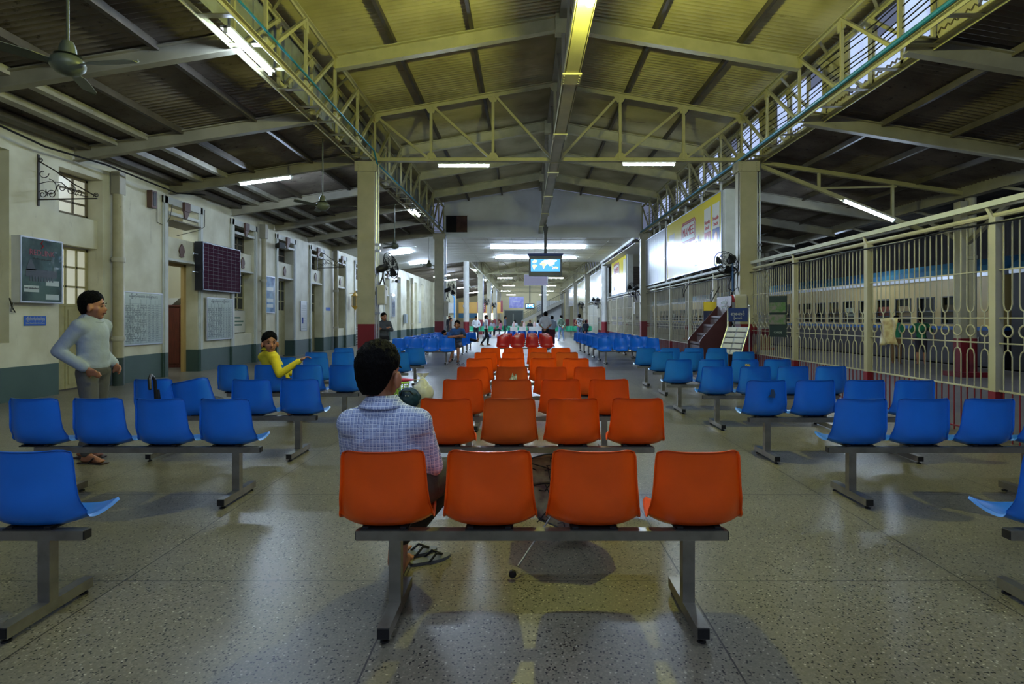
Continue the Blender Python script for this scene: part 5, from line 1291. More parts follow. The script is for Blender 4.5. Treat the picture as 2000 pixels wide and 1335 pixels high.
# staircase
e = empty('staircase', (-1.8, 85, 0), 0, 'pale concrete staircase with dark green railing rising to the right at the far end', 'staircase')
N_ = 18; dx, dz = .35, .175; z0 = 1.15
m = MB()
for k in range(N_): m.box(1.3+dx*k, 1.3+dx*(k+1), 0, 2.2, z0+dz*k-.12, z0+dz*(k+1))
m.build('steps', mat('stair_concrete', (176, 174, 160), .6), e)
m = MB(); L_ = dx*N_
m.hexa([(1.3, -.05, z0-.5), (1.3+L_, -.05, z0+dz*N_-.5), (1.3+L_, 0, z0+dz*N_-.5), (1.3, 0, z0-.5), (1.3, -.05, z0+.02), (1.3+L_, -.05, z0+dz*N_+.02), (1.3+L_, 0, z0+dz*N_+.02), (1.3, 0, z0+.02)]); m.build('stringer', mat('stair_concrete', (176, 174, 160), .6), e)
m = MB(); m.tube([(1.2, 0, z0+.95), (1.3+L_, 0, z0+dz*N_+.95)], .03, 6)
for k in range(0, N_*2): x = 1.3+dx*k/2; m.tube([(x, 0, z0+dz*k/2), (x, 0, z0+dz*k/2+.95)], .012, 4)
for k in range(5): m.tube([(1.3, 0, z0+.15*k+.1), (1.3+L_*.55, 0, z0+dz*N_*.55+.15*k+.1)], .02, 4)
m.build('railing', mat('dark_green_paint', (34, 62, 54), .5), e)
m = MB(); m.box(1.2, 1.3, -.05, 2.2, 0, z0+1.0); m.box(3.0, 3.3, 0, 2.2, 0, 1.9); m.build('support_wall', mat('stair_wall', (190, 186, 160), .6), e)
struct(MB().box(1.8, 5.6, 87.2, 87.4, 0, 4.2), 'wall_stair', mat('stair_wall_white', (214, 216, 214), .6))
e = empty('doorway', (-3.0, 84.8, 0), 0, 'dark green framed entrance left of the staircase', 'door frame')
MB().box(0, 2.7, .05, .1, 0, 2.6).build('door_leaf', mat('dark_green_door', (38, 54, 50), .5), e); m = MB(); m.box(-.1, 0, 0, .12, 0, 2.75); m.box(2.7, 2.8, 0, .12, 0, 2.75); m.box(-.1, 2.8, 0, .12, 2.6, 2.75); m.box(1.2, 1.35, 0, .04, 0, 2.2); m.build('frame', mat('grey_green_frame', (110, 120, 110), .5), e)
e = empty('hanging_banner', (-1.4, 94.975, 4.15), 0, 'blue-violet poster hanging on the far wall above the entrance', 'poster')
MB().box(-1.2, 1.2, -.03, .03, -.95, .95).build('sheet', mat('violet_poster', (112, 112, 190), .4, col2=(150, 150, 205), noise_scale=2), e); text('YANGON', .3, M_white, (0, -.04, .1), ONY, e); text('STATION', .16, M_white, (.5, -.04, -.65), ONY, e)
# kiosk on the left
e = empty('kiosk', (-9.3, 80, 0), 0, 'brightly lit snack kiosk with yellow fascia behind the far left columns', 'kiosk')
MB().box(0, 6.2, 0, .1, 2.2, 3.75).build('fascia', mat('kiosk_yellow', (214, 164, 74), .5), e)
MB().box(2.6, 3.8, -.06, 0, 2.3, 3.8).build('red_panel', mat('kiosk_red', (140, 24, 46), .4), e); text('ဆိုင်', .6, M_white, (3.2, -.08, 3.0), ONY, e)
MB().box(5.9, 6.2, -.1, 0, 2.4, 4.0).build('side_banner', M_maroon, e)
MB().box(0, 2.6, 0, .1, 1.5, 2.2).build('blue_shutter', mat('kiosk_teal', (30, 84, 110), .5), e)
MB().box(0, 6.2, -.6, 0, 0, 1.0).build('counter', mat('kiosk_counter', (120, 96, 80), .5), e)
MB().box(2.6, 5.2, .6, .7, .9, 2.2).build('lit_back', mat('kiosk_glow', (250, 235, 190), .5, emit=3.0, ecol=(1, .9, .65), noise_amt=.5, noise_scale=3), e)
for k in range(14): MB().box(2.7+.18*k, 2.82+.18*k, -.3, -.1, 1.0, 1.25+.12*(k % 3)).build('snack_pack', [M_adr, M_adb, M_ady, M_green][k % 4], e)
e = empty('wall_clock', (-6.9, 66, 2.9), 0, 'round white wall clock hanging at the far left', 'clock'); MB().lathe((0, 0, 0), [(.3, -.04), (.3, .04)], 24, 'y').build('case', M_dark, e); MB().lathe((0, -.042, 0), [(.26, -.003), (.26, .003)], 24, 'y').build('dial', M_white, e); MB().box(-.01, .01, -.055, -.048, 0, .2).build('hand', M_dark, e); MB().box(0, .14, -.055, -.048, -.01, .01).build('hand', M_dark, e)
MB().box(-.015, .015, -.015, .015, .3, 1.9).build('hanging_rod', M_dark, e)
box_thing('cabinet_locker', (-7.35, 56.74, 2.0), .8, .5, 1.0, M_white, 'white air conditioner unit on the far return wall', 'appliance')
box_thing('standing_board', (-5.4, 43, 0), .3, .1, 1.5, mat('standing_banner', (190, 188, 180), .5), 'tall narrow white standing banner left of the second left column', 'banner')
# colourful bags near the far men
for k, (x, y, c, nm) in enumerate(((-2.0, 43.2, (190, 150, 170), 'pink'), (-1.7, 43, (150, 190, 160), 'mint'), (-3.1, 43.4, (180, 180, 190), 'grey'), (-2.7, 43.2, (120, 140, 190), 'light blue'))):
    tag(lumpy((x, y, .14), (.17, .13, .16), k+20, 12).build('shopping_bag', mat('bag_%s' % nm.replace(' ', '_'), c, .6, noise_amt=.4, noise_scale=8), smooth=True), nm+' bundle on the floor before the far green bench', 'bag')
# ================================================================ people
def blob(name, prims, m_, parent, vox=.012, sm=6, smf=.6):
    mb = MB()
    for p in prims:
        if p[0] == 'c':
            _, a, ra, b, rb = p; a = V(a); b = V(b); d = (b-a); L_ = d.length
            if L_ < 1e-4: continue
            d /= L_; n = 14; path = []; rs = []
            for k in range(5): t = PI/2*k/4; path.append(a-d*ra*math.cos(t)); rs.append(max(.0008, ra*math.sin(t)))
            for k in range(5): t = PI/2*(4-k)/4; path.append(b+d*rb*math.cos(t)); rs.append(max(.0008, rb*math.sin(t)))
            mb.tube(path, rs, n)
        else:
            _, c, r, R_ = p; i = len(mb.v); mb.ball((0, 0, 0), 1, 10); c = V(c)
            for k in range(i, len(mb.v)):
                q = V((mb.v[k][0]*r[0], mb.v[k][1]*r[1], mb.v[k][2]*r[2])); mb.v[k] = tuple(c+(R_ @ q if R_ else q))
    o = mb.build(name, m_)
    rm = o.modifiers.new('r', 'REMESH'); rm.mode = 'VOXEL'; rm.voxel_size = vox; rm.use_smooth_shade = True
    s = o.modifiers.new('s', 'SMOOTH'); s.iterations = sm; s.factor = smf
    dg = bpy.context.evaluated_depsgraph_get(); me = bpy.data.meshes.new_from_object(o.evaluated_get(dg)); old = o.data
    o.modifiers.clear(); o.data = me; bpy.data.meshes.remove(old); me.name = name
    if not me.materials: me.materials.append(m_)
    me.polygons.foreach_set('use_smooth', [True]*len(me.polygons))
    o.parent = parent
    return o
def hand(wr, el, palm_n, side, k=1, curl=.5):
    wr = V(wr); d = (wr-V(el)).normalized(); n = V(palm_n); n = (n-d*n.dot(d)).normalized(); w_ = d.cross(n).normalized()*side
    P = []
    P.append(('c', wr-d*.02*k, .024*k, wr+d*.03*k, .024*k))
    for q, (off, l1, l2) in enumerate(((-.03, .04, .036), (-.01, .046, .042), (.01, .044, .038), (.028, .034, .03))):
        base = wr+d*.075*k+w_*off*k
        P.append(('c', wr+d*.02*k+w_*off*.7*k, .014*k, base, .0125*k))
        c = curl*(1+.12*q); d1 = (d*math.cos(c*.6)+n*math.sin(c*.6)); d2 = (d*math.cos(c*1.7)+n*math.sin(c*1.7))
        m1 = base+d1*l1*k; P.append(('c', base, .0098*k, m1, .009*k)); P.append(('c', m1, .009*k, m1+d2*l2*k, .0078*k))
    tb = wr+d*.025*k-w_*.025*k; t1 = tb+(d*.6-w_*.75+n*.2).normalized()*.038*k; t2 = t1+(d*.85-w_*.25+n*.35).normalized()*.03*k
    P += [('c', tb, .014*k, t1, .011*k), ('c', t1, .011*k, t2, .009*k)]
    return P
def base_pose(kind):
    if kind == 'stand':
        J = dict(P=(0, 0, .93), Wt=(0, .0, 1.06), C=(0, 0, 1.27), N=(0, -.012, 1.44), H=(0, .018, 1.585),
            sh=((-.175, -.005, 1.385), (.175, -.005, 1.385)), el=((-.225, -.03, 1.11), (.225, -.03, 1.11)), wr=((-.235, .03, .87), (.235, .03, .87)),
            hp=((-.085, 0, .90), (.085, 0, .90)), kn=((-.1, .02, .48), (.1, .02, .48)), an=((-.105, -.03, .085), (.105, -.03, .085)), to=((-.125, .13, .03), (.125, .13, .03)))
    else:
        J = dict(P=(0, .02, .545), Wt=(0, -.03, .68), C=(0, -.05, .88), N=(0, -.045, 1.05), H=(0, -.01, 1.19),
            sh=((-.175, -.05, .995), (.175, -.05, .995)), el=((-.22, .0, .73), (.22, .0, .73)), wr=((-.13, .22, .62), (.13, .22, .62)),
            hp=((-.09, .04, .53), (.09, .04, .53)), kn=((-.13, .44, .5), (.13, .44, .5)), an=((-.12, .46, .085), (.12, .46, .085)), to=((-.14, .62, .03), (.14, .62, .03)))
    return J
def person(label, loc, rz, kind='stand', over={}, top=None, top_sleeve='long', bottom=None, bottom_kind='trousers', shoes=None, k=1.0, vox=.02, face=0, pitch=0, roll=0, detail=0,
           hair=True, skin=None, collar=True, curl=.5, palms=((1, 0, 0), (-1, 0, 0)), cap_=None, group=None, fit=1.0, headk=1.08, hairlen=0):
    J = base_pose(kind); J.update(over)
    e = empty('person', loc, rz, label, 'person', group)
    S = lambda p: V(p)*k
    sk = skin or M_skin
    H = S(J['H']); N = S(J['N']); C = S(J['C']); Wt = S(J['Wt']); P = S(J['P'])
    R_ = (Matrix.Rotation(face, 3, 'Z') @ Matrix.Rotation(pitch, 3, 'X') @ Matrix.Rotation(roll, 3, 'Y'))
    hk = k*headk
    def h(x, y, z): return H+R_ @ (V((x, y, z))*hk)
    B = [('e', h(0, -.012, .025), (.073*hk, .092*hk, .09*hk), R_), ('e', h(0, .022, -.035), (.058*hk, .064*hk, .078*hk), R_), ('e', h(0, .052, -.095), (.028*hk, .026*hk, .024*hk), R_),
         ('c', h(0, .08, -.0), .009*hk, h(0, .1, -.034), .014*hk), ('c', h(-.03, .074, .018), .009*hk, h(.03, .074, .018), .009*hk), ('c', h(-.016, .083, -.064), .007*hk, h(.016, .083, -.064), .007*hk),
         ('e', h(-.043, .05, -.03), (.02*hk, .022*hk, .025*hk), R_), ('e', h(.043, .05, -.03), (.02*hk, .022*hk, .025*hk), R_)]
    for s in (-1, 1): B += [('e', h(s*.087, .0, -.024), (.013*hk, .022*hk, .036*hk), R_), ('e', h(s*.082, .004, -.024), (.012*hk, .012*hk, .022*hk), R_)]
    B += [('c', h(0, -.02, -.06), .053*k, N, .056*k), ('c', N, .058*k, C, .1*k)]
    # torso flattened front to back
    shd = (S(J['sh'][1])-S(J['sh'][0])); yaw = math.atan2(shd.y, shd.x); RT = Matrix.Rotation(yaw, 3, 'Z')
    hpd = (S(J['hp'][1])-S(J['hp'][0])); RH = Matrix.Rotation(math.atan2(hpd.y, hpd.x), 3, 'Z')
    def torso(g, f=1.0): return [('e', C, ((.148+g)*k*f, (.098+g)*k, (.175+g)*k), RT), ('e', (C+Wt)/2, ((.14+g)*k*f, (.098+g)*k, (.16+g)*k), RT), ('e', Wt, ((.135+g)*k*f, (.1+g)*k, (.13+g)*k), RH)] + \
        [('c', N-V((0, 0, .02*k)), (.05+g)*k, S(J['sh'][i]), (.052+g)*k) for i in (0, 1)] + [('c', S(J['sh'][i]), (.055+g)*k, C, (.07+g)*k) for i in (0, 1)]
    def hips(g): return [('e', P, ((.15+g)*k, (.108+g)*k, (.11+g)*k), RH), ('e', (P+Wt)/2, ((.138+g)*k, (.1+g)*k, (.1+g)*k), RH)]
    def arm(i, g, part=1.0, cuff=0):
        a, b, c = S(J['sh'][i]), S(J['el'][i]), S(J['wr'][i])
        if part <= .5:
            m_ = a.lerp(b, part*2*.8); return [('c', a, (.052+g)*k, m_, (.047+g*1.4)*k)]
        return [('c', a, (.052+g)*k, b, (.039+g)*k), ('c', b, (.039+g)*k, b.lerp(c, .93 if g else 1), (.027+g*1.2)*k)]
    def leg(i, g, frac=1.0):
        a, b, c = S(J['hp'][i]), S(J['kn'][i]), S(J['an'][i])
        out = [('c', a, (.082+g)*k, b, (.054+g)*k)]
        m_ = b.lerp(c, .35)
        if frac > .5: cc = b.lerp(c, (frac-.5)*2); out += [('c', b, (.052+g)*k, m_+V((0, 0, 0)), (.053+g)*k), ('c', m_, (.053+g)*k, cc, (.034+g*1.5)*k)]
        return out
    for t in (0,): B += torso(0)+hips(0)
    for i in (0, 1):
        B += arm(i, 0); B += hand(S(J['wr'][i]), S(J['el'][i]), palms[i], (-1, 1)[i], k*1.02, curl)
        B += leg(i, 0)
        a, t = S(J['an'][i]), S(J['to'][i]); hl = a+(a-t)*V((1, 1, 0)).dot(V((0, 0, 0)))
        back = (a-t); back.z = 0; back = back.normalized() if back.length > .01 else V((0, -1, 0))
        heel = V((a.x, a.y, a.z))+back*.035*k+V((0, 0, -.05*k)); 
        if t.z > a.z: heel = a+(a-S(J['kn'][i])).normalized()*.05*k
        B += [('c', a, .034*k, heel, .028*k), ('c', heel, .026*k, t, .024*k), ('c', a, .032*k, t, .022*k)]
        if detail:
            fw = (t-heel).normalized(); sd = fw.cross(V((0, 0, 1))).normalized()
            for q in range(5): B.append(('c', t+sd*(.03-.0145*q)*k*(1 if i else -1)-fw*.02*k, .01*k, t+sd*(.034-.016*q)*k*(1 if i else -1)+fw*(.03-.004*q)*k, .0085*k))
    blob('body', B, sk, e, vox*(.55 if detail > 1 else .8), 4 if detail else 3, .5)
    # face details
    if detail:
        for s in (-1, 1):
            eb = MB(); eb.ball((0, 0, 0), .0115*hk, 8, (1.1, .5, .5)); o = eb.build('eye', mat('eye_white', (120, 104, 92), .7, spec=.1), e, True); o.matrix_local = Matrix.Translation(h(s*.03, .0755, .001)) @ R_.to_4x4()
            ir = MB(); ir.ball((0, 0, 0), .0062*hk, 6, (1, .5, 1)); io = ir.build('iris', M_hair, o, True); io.location = (0, .0055*hk, 0)
            MB().tube([h(s*.012, .087, .02), h(s*.03, .0885, .027), h(s*.048, .078, .02)], [.002*hk, .0045*hk, .002*hk], 6).build('eyebrow', M_hair, e, True)
        MB().tube([h(-.024, .0865, -.063), h(0, .0925, -.061), h(.024, .0865, -.063)], [.003*hk, .006*hk, .003*hk], 6).build('lips', mat('lip', (104, 54, 46), .5), e, True)
    if hair:
        nu, nv = (34, 64) if detail else (12, 24)
        def hf(u, v):
            ph = 2*PI*v; front = max(0, math.sin(ph)); back = max(0, -math.sin(ph)); sidev = abs(math.cos(ph))
            lim = 1.1+1.3*back**.55+.6*sidev**2-.05*math.sin(ph*5)*front
            if hairlen: lim += hairlen*(1-front)
            lim = min(lim, 2.3)
            th = lim*u; d_ = V((math.sin(th)*math.cos(ph), math.sin(th)*math.sin(ph), math.cos(th)))
            thick = .018*(1-u**2.5)+.0015
            nz = noise.noise(d_*7)*.007+noise.noise(d_*26)*.0045
            r = V((.074+thick, .094+thick, .091+thick*1.15)); 
            q = V((d_.x*r.x, d_.y*r.y, d_.z*r.z))*(1+nz*9*(1-u**3))
            q.z *= 1+(.75*min(1, back*1.4) if d_.z < 0 else 0); q.y += -.012; q.z += .025
            if u > .97: q = V((q.x*.97, (q.y+.012)*.97-.012, q.z))
            return h(q.x, q.y, q.z)
        hm = MB(); hm.grid(hf, nu, nv); ho = hm.build('hair', M_hair, e, True)
        if cap_: hm2 = MB(); hm2.grid(lambda u, v: H+(hf(u*.8, v)-H)*1.05, 8, 24); hm2.build('cap', cap_, e, True)
    if top:
        T_ = torso(.016*fit, 1.03)
        if not over.get('tucked'): T_ += [('e', (P+Wt)/2+V((0, 0, -.02*k)), ((.15+.014)*k, (.112+.014)*k, (.12)*k), RH)]
        for i in (0, 1): T_ += arm(i, .014*fit, {'long': 1.0, 'short': .5, 'none': 0.02}[top_sleeve])
        T_ += [('c', N+V((0, 0, -.015*k)), .062*k, N+V((0, 0, .012*k)), .057*k)]
        so = blob('shirt', T_, top, e, vox*.8, 5, .5)
        if collar:
            cm = MB()
            def cf(u, v):
                a = 2*PI*v; fr = max(0, math.sin(a)); rr = (.066+.044*u+.006*fr)*k
                p = N+V((rr*math.cos(a+yaw*0), rr*math.sin(a)*.98-.004*k, (.068-.055*u-.035*fr)*k)); return p
            cm.grid(lambda u, v: cf(u*(.6 if kind == 'sit' and face < -1 else 1), v), 4, 40); c_ = cm.build('collar', top, e, True); c_.modifiers.new('s', 'SOLIDIFY').thickness = .004*k
    if bottom:
        if bottom_kind == 'longyi':
            T_ = hips(.018)+leg(0, .02, .86)+leg(1, .02, .86)
            for t in (0, .35, .7, 1):
                a = S(J['hp'][0]).lerp(S(J['kn'][0]), t); b = S(J['hp'][1]).lerp(S(J['kn'][1]), t); T_.append(('c', a, .075*k, b, .075*k))
            for t in (.2, .45, .66):
                a = S(J['kn'][0]).lerp(S(J['an'][0]), t); b = S(J['kn'][1]).lerp(S(J['an'][1]), t); T_.append(('c', a, .06*k, b, .06*k))
        elif bottom_kind == 'shorts': T_ = hips(.016)+leg(0, .022, .5)+leg(1, .022, .5)
        else: T_ = hips(.014)+leg(0, .014, .97)+leg(1, .014, .97)
        blob('trousers' if bottom_kind == 'trousers' else bottom_kind, T_, bottom, e, vox*.85, 5, .5)
    if shoes:
        for i in (0, 1):
            a, t = S(J['an'][i]), S(J['to'][i]); d_ = t-a; d_.z = 0; d_ = d_.normalized()*k
            z_ = min(a.z, t.z)-.05*k if t.z < a.z else None
            if z_ is None: continue
            z0_ = max(0, t.z-.036*k); sd = d_.cross(V((0, 0, 1)))
            c0 = V((a.x, a.y, z0_))-d_*.075; c1 = V((t.x, t.y, z0_))+d_*.05
            m = MB(); m.hexa([c0-sd*.035, c1-sd*.045, c1+sd*.045, c0+sd*.035, c0-sd*.035+V((0, 0, .014)), c1-sd*.045+V((0, 0, .012)), c1+sd*.045+V((0, 0, .012)), c0+sd*.035+V((0, 0, .014))])
            o = m.build('sandal', shoes, e, bevel=.004)
            MB().tube([c0.lerp(c1, .45)-sd*.042+V((0, 0, .01)), c0.lerp(c1, .6)-sd*.03+V((0, 0, .062*k)), c0.lerp(c1, .62)+sd*.03+V((0, 0, .06*k)), c0.lerp(c1, .45)+sd*.042+V((0, 0, .01))], .007*k, 6).build('strap', M_black, o, True)
    return e

def checked():
    m = bpy.data.materials.new('checked_shirt'); m.use_nodes = True; nt = m.node_tree; N = nt.nodes; L = nt.links; b = N['Principled BSDF']; b.inputs['Roughness'].default_value = .8
    tc = N.new('ShaderNodeTexCoord'); n0 = N.new('ShaderNodeTexNoise'); n0.inputs['Scale'].default_value = 5; L.new(tc.outputs['Object'], n0.inputs['Vector'])
    mxv = N.new('ShaderNodeVectorMath'); mxv.operation = 'MULTIPLY_ADD'; L.new(n0.outputs['Color'], mxv.inputs[0]); mxv.inputs[1].default_value = (.03, .03, .03); L.new(tc.outputs['Object'], mxv.inputs[2])
    sx = N.new('ShaderNodeSeparateXYZ'); L.new(mxv.outputs[0], sx.inputs[0])
    def stripe(o, per, wid):
        a = N.new('ShaderNodeMath'); a.operation = 'MULTIPLY_ADD'; L.new(o, a.inputs[0]); a.inputs[1].default_value = 1/per; a.inputs[2].default_value = 100
        f = N.new('ShaderNodeMath'); f.operation = 'FRACT'; L.new(a.outputs[0], f.inputs[0])
        g = N.new('ShaderNodeMath'); g.operation = 'LESS_THAN'; L.new(f.outputs[0], g.inputs[0]); g.inputs[1].default_value = wid; return g.outputs[0]
    def mx(f, a, c):
        n = N.new('ShaderNodeMix'); n.data_type = 'RGBA'
        if isinstance(f, float): n.inputs[0].default_value = f
        else: L.new(f, n.inputs[0])
        for i, x in ((6, a), (7, c)):
            if isinstance(x, tuple): n.inputs[i].default_value = x
            else: L.new(x, n.inputs[i])
        return n.outputs[2]
    base = lin((158, 170, 204))+(1,)
    c = mx(stripe(sx.outputs[0], .036, .18), base, lin((108, 122, 168))+(1,)); c = mx(stripe(sx.outputs[2], .036, .18), c, lin((108, 122, 168))+(1,))
    c = mx(stripe(sx.outputs[0], .018, .14), c, lin((222, 228, 238))+(1,)); c = mx(stripe(sx.outputs[2], .018, .14), c, lin((222, 228, 238))+(1,))
    L.new(c, b.inputs['Base Color'])
    n3 = N.new('ShaderNodeTexNoise'); n3.inputs['Scale'].default_value = 9; n3.inputs['Detail'].default_value = 3; n3.inputs['Distortion'].default_value = 1.2; L.new(tc.outputs['Object'], n3.inputs['Vector'])
    bp = N.new('ShaderNodeBump'); bp.inputs['Strength'].default_value = .6; bp.inputs['Distance'].default_value = .03; L.new(n3.outputs['Fac'], bp.inputs['Height']); L.new(bp.outputs[0], b.inputs['Normal'])
    return m
def cloth(name, c, bump=.5, sc_=9, **kw): return mat(name, c, .85, bump=bump, bump_scale=sc_, noise_amt=.1, noise_scale=4, **kw)

# --- the man in the checked shirt, seen from behind on the front orange bench
k = 1.13
mm_ = person('person in a blue checked shirt seated on the front orange bench, seen from behind', (-.70, 2.93, 0), 0, 'sit',
    over=dict(P=(0, .07, .53), Wt=(0, .06, .64), C=(-.03, .06, .77), N=(-.045, .07, .905), H=(-.062, .09, 1.068),
              sh=((-.182, .05, .838), (.122, .04, .842)), el=((-.205, .12, .66), (.175, .14, .62)), wr=((-.02, .3, .62), (.0, .29, .66)),
              hp=((-.085, .06, .52), (.09, .06, .52)), kn=((-.05, .42, .5), (.24, .42, .52)), an=((-.02, .34, .09), (-.07, .42, .1)), to=((-.02, .50, .03), (-.06, .60, .04))),
    top=checked(), top_sleeve='long', bottom=cloth('dark_longyi', (46, 40, 32), .6), bottom_kind='longyi', k=k, vox=.014, face=-.42, pitch=-.05, detail=2, headk=1.16, palms=((0, 1, 0), (0, -1, 0)), fit=1.1, curl=.9)
# --- man standing on the left in profile
person('person in a grey-blue long-sleeved shirt standing in profile by the left wall', (-4.55, 6.0, 0), -PI/2-.05, 'stand',
    over=dict(P=(0, 0, .93), C=(.0, -.01, 1.26), N=(0, -.03, 1.42), H=(0, .0, 1.565), sh=((-.17, -.03, 1.36), (.17, .0, 1.36)), el=((-.24, -.14, 1.12), (.25, -.15, 1.12)), wr=((-.2, .06, .96), (.19, .08, .95)),
              kn=((-.1, -.03, .48), (.11, .07, .48)), an=((-.1, -.20, .09), (.11, .02, .085)), to=((-.12, -.04, .03), (.13, .19, .03))),
    top=cloth('grey_blue_shirt', (158, 168, 180), .9, 6), bottom=cloth('grey_trousers', (88, 86, 84)), shoes=mat('brown_sandal', (52, 34, 28), .5), k=1.04, vox=.018, face=.35, detail=1, fit=1.5, palms=((1, 0, 0), (-1, 0, 0)), headk=1.14)
# --- man in yellow turned round on his seat
person('person in a bright yellow shirt turned round on a blue bench, looking back', (-3.56, 8.17, 0), 0, 'sit',
    over=dict(P=(0, .1, .54), Wt=(-.03, .08, .66), C=(-.09, .03, .82), N=(-.12, .0, .985), H=(-.09, -.02, 1.115),
              sh=((-.24, .1, .91), (.0, -.1, .91)), el=((-.2, .24, .70), (.1, -.15, .69)), wr=((.1, .3, .66), (.36, -.09, .872)),
              kn=((.0, .42, .5), (.22, .4, .5)), an=((-.0, .44, .09), (.2, .42, .09)), to=((0, .6, .03), (.22, .58, .03))),
    top=cloth('yellow_shirt', (226, 206, 38)), bottom=cloth('black_trousers', (24, 24, 28)), k=1.03, vox=.015, face=-2.5, pitch=-.03, detail=1, headk=1.2, palms=((0, 0, -1), (0, 0, -1)), curl=.6, fit=1.0)
# --- guard behind the near left column
person('person in a dark grey uniform with arms crossed beside the near left column', (-4.58, 18.5, 0), -PI+.25, 'stand',
    over=dict(el=((-.27, .02, 1.14), (.27, .02, 1.14)), wr=((.08, .17, 1.2), (-.08, .15, 1.22))), top=cloth('grey_uniform', (74, 76, 82)), bottom=cloth('dark_trousers', (26, 26, 30)), shoes=M_black, k=.97, vox=.024, face=.5, detail=1, palms=((0, -1, 0), (0, -1, 0)), curl=.8, headk=1.15)
# --- seated man in blue jersey
person('person in a blue and black jersey seated with crossed arms beside the aisle', (-2.38, 20.0, 0), PI-.12, 'sit',
    over=dict(C=(0, -.04, .86), N=(0, -.04, 1.03), H=(0, .0, 1.17), el=((-.27, .06, .78), (.27, .06, .78)), wr=((.1, .2, .78), (-.1, .18, .82)), kn=((-.14, .44, .5), (-.02, .46, .5)), an=((-.16, .5, .09), (.1, .48, .09)), to=((-.18, .66, .03), (.1, .64, .03))),
    top=mat('blue_jersey', (30, 96, 170), .7, col2=(34, 44, 60), noise_scale=3), top_sleeve='short', bottom=cloth('dark_shorts', (44, 40, 52)), bottom_kind='shorts', shoes=M_black, k=1.08, vox=.022, detail=1, collar=False, palms=((0, -1, 0), (0, -1, 0)), headk=1.15)
# --- person lying back with legs out over the aisle
person('person in dark clothes reclining across the blue benches with bare feet stretched over the aisle', (-3.0, 24.95, 0), -PI/2, 'sit',
    over=dict(P=(0, .02, .56), Wt=(0, -.06, .62), C=(0, -.24, .70), N=(0, -.4, .76), H=(0, -.52, .84), sh=((-.17, -.32, .74), (.17, -.32, .74)), el=((-.2, -.2, .6), (.2, -.2, .6)), wr=((-.1, 0, .68), (.1, 0, .68)), hp=((-.08, .06, .55), (.08, .06, .55)), kn=((-.08, .46, .56), (.1, .48, .58)), an=((-.06, .86, .5), (.1, .9, .52)), to=((-.06, .95, .62), (.12, 1.0, .64))),
    top=cloth('black_top', (30, 30, 34)), bottom=cloth('dark_trousers', (26, 26, 30)), k=1.0, vox=.026)
# --- far walkers
W_ = cloth('white_shirt', (222, 226, 234)); DK = cloth('navy_trousers', (30, 34, 48))
person('person in a white shirt looking down, just right of the white round column', (-3.1, 36.2, 0), PI+.2, 'stand', over=dict(H=(0, .05, 1.565), el=((-.3, -.02, 1.14), (.27, .0, 1.14)), wr=((-.14, .14, 1.0), (.14, .14, 1.0))), top=W_, bottom=DK, shoes=M_black, k=.95, vox=.028, pitch=-.45, headk=1.15)
person('person in a white short-sleeved shirt walking, seen from the side in the middle aisle', (-2.12, 31.2, 0), -PI/2+.25, 'stand', over=dict(kn=((-.08, .14, .5), (.08, -.02, .49)), an=((-.08, .1, .09), (.08, -.3, .12)), to=((-.1, .26, .03), (.1, -.16, .03))), top=W_, top_sleeve='short', bottom=DK, shoes=M_black, k=.97, vox=.026, headk=1.15)
person('person in a white shirt seen from behind with hands clasped behind, beside the red benches', (1.0, 27.4, 0), -.25, 'stand', over=dict(el=((-.27, -.1, 1.12), (.27, -.1, 1.12)), wr=((-.05, -.17, .93), (.06, -.17, .92))), top=W_, top_sleeve='short', bottom=cloth('black_trousers', (24, 24, 28)), shoes=M_black, k=1.06, vox=.026, face=.3, palms=((0, -1, 0), (0, -1, 0)))
person('person in a pale shirt and maroon longyi behind the one with clasped hands', (1.45, 30.2, 0), .3, 'stand', over=dict(el=((-.27, -.02, 1.12), (.27, -.0, 1.12)), wr=((-.08, .14, .98), (.1, .14, .98))), top=cloth('pale_blue_shirt', (160, 176, 200)), bottom=cloth('maroon_longyi', (78, 26, 38)), bottom_kind='longyi', shoes=M_black, k=.95, vox=.028)
person('person in an olive green shirt and light blue jeans standing with hands behind his back', (2.42, 38.0, 0), .35, 'stand', over=dict(el=((-.27, -.1, 1.12), (.27, -.1, 1.12)), wr=((-.05, -.17, .95), (.08, -.17, .93)), kn=((-.14, .02, .48), (.14, .02, .48)), an=((-.18, -.03, .085), (.2, -.03, .085)), to=((-.2, .13, .03), (.22, .13, .03))), top=cloth('olive_shirt', (86, 108, 92)), bottom=cloth('light_jeans', (122, 146, 190)), shoes=M_black, k=.98, vox=.028, face=.5, palms=((0, -1, 0), (0, -1, 0)), headk=1.15)
person('person in a sleeveless patterned black top holding a phone to the ear', (3.3, 34.2, 0), .3, 'stand', over=dict(el=((-.3, .02, 1.14), (.3, .1, 1.18)), wr=((-.1, -.14, .98), (.12, .1, 1.5)), H=(-.02, .02, 1.58)), top=mat('patterned_top', (26, 30, 36), .8, col2=(190, 200, 206), noise_scale=14), top_sleeve='none', bottom=cloth('blue_jeans', (64, 86, 124)), shoes=M_black, k=1.02, vox=.026, face=-.3, collar=False)
person('person in a dark blazer standing in the shadow left of the white round column', (-5.9, 44.5, 0), PI, 'stand', top=cloth('navy_blazer', (22, 26, 38)), bottom=DK, shoes=M_black, k=.98, vox=.03)
person('person in a checked grey shirt and dark trousers standing left of the long table', (-1.55, 44.6, 0), -PI/2, 'stand', over=dict(H=(0, .04, 1.57)), top=cloth('grey_check', (96, 106, 124)), bottom=DK, shoes=M_black, k=.97, vox=.03, headk=1.15)
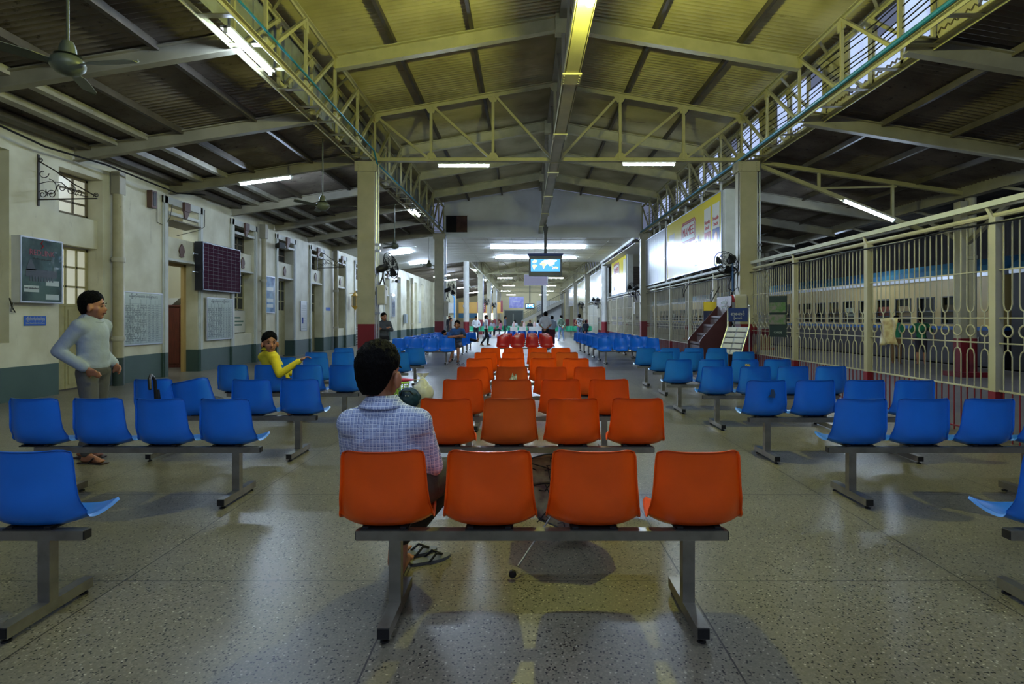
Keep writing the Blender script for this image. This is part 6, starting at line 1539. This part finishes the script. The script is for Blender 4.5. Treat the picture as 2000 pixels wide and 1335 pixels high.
person('person in a brown jacket leaning behind the second left column', (-5.05, 38.5, 0), -PI/2, 'stand', over=dict(H=(0, .06, 1.5), N=(0, .02, 1.38)), top=cloth('brown_jacket', (72, 54, 46)), bottom=cloth('brown_longyi', (60, 44, 40)), bottom_kind='longyi', shoes=M_black, k=.93, vox=.03)
seats = [(-.85, 49.1, W_, 'person in a white shirt seated behind the long table, leftmost of the seated row', None, 0), (-.2, 49.3, cloth('olive_top', (92, 86, 60)), 'person in an olive top and pale cap seated behind the long table', mat('pale_cap', (180, 178, 170), .7), PI), (.45, 49.1, cloth('dark_top', (36, 36, 44)), 'person in a dark top seated behind the middle bottle on the long table', None, PI),
         (1.15, 49.2, W_, 'person in a white shirt seated in the middle of the row behind the long table', None, 0), (1.8, 49.3, cloth('grey_top', (70, 74, 86)), 'person in a grey top seated right of the middle behind the long table', None, PI), (2.45, 49.2, cloth('stripe_top', (130, 134, 146)), 'person in a pale striped top seated behind the long table, rightmost of the row', None, PI),
         (4.95, 46.2, cloth('navy_top', (30, 36, 56)), 'person in a navy top seated on the green bench by the fence', None, 0), (1.75, 44.0, cloth('slate_top', (70, 82, 100)), 'person in a slate top and maroon longyi seated on the end of the green benches', None, PI),
         (-2.7, 47.6, cloth('pale_grey_top', (150, 150, 160)), 'person in a pale grey top seated on the left green benches', None, PI), (-2.1, 47.9, cloth('pink_top', (200, 110, 150)), 'person in a pink top seated on the left green benches', None, PI/2), (-3.3, 47.8, cloth('teal_top', (40, 90, 130)), 'person in a teal top seated on the left green benches', None, PI)]
for x, y, t, lb, cp, rz in seats:
    person(lb, (x, y, 0), rz, 'sit', top=t, top_sleeve='short', bottom=cloth('maroon_longyi', (78, 26, 38)) if 'maroon' in lb else DK, bottom_kind='longyi' if 'maroon' in lb else 'trousers', k=1.0, vox=.034, collar=False, cap_=cp, headk=1.12)
# platform walkers behind the fence
GR_ = cloth('green_tee', (34, 120, 84)); 
person('person in a green tee and tan trousers on the platform beyond the fence', (12.15, 18.6, 0), -.9, 'stand', over=dict(wr=((-.16, .16, .96), (.2, .1, 1.1))), top=GR_, top_sleeve='short', bottom=cloth('tan_trousers', (120, 88, 54)), k=.92, vox=.028, collar=False)
person('person in a green and black tee and shorts beyond the fence', (12.75, 18.3, 0), -.5, 'stand', over=dict(el=((-.3, -.02, 1.12), (.32, .0, 1.14)), wr=((-.24, .1, .9), (.4, .1, .94))), top=mat('green_black_tee', (34, 130, 84), .8, col2=(24, 30, 34), noise_scale=4), top_sleeve='short', bottom=cloth('dark_shorts', (44, 40, 52)), bottom_kind='shorts', k=.92, vox=.028, collar=False)
# child's bare leg and orange wrap on the bench with the missing seat
tag(lumpy((-2.98, 9.75, .52), (.14, .12, .09), 13, 12).build('orange_bundle', mat('orange_cloth', (200, 80, 36), .7), smooth=True), 'orange cloth bundle where a blue seat is missing', 'bundle')
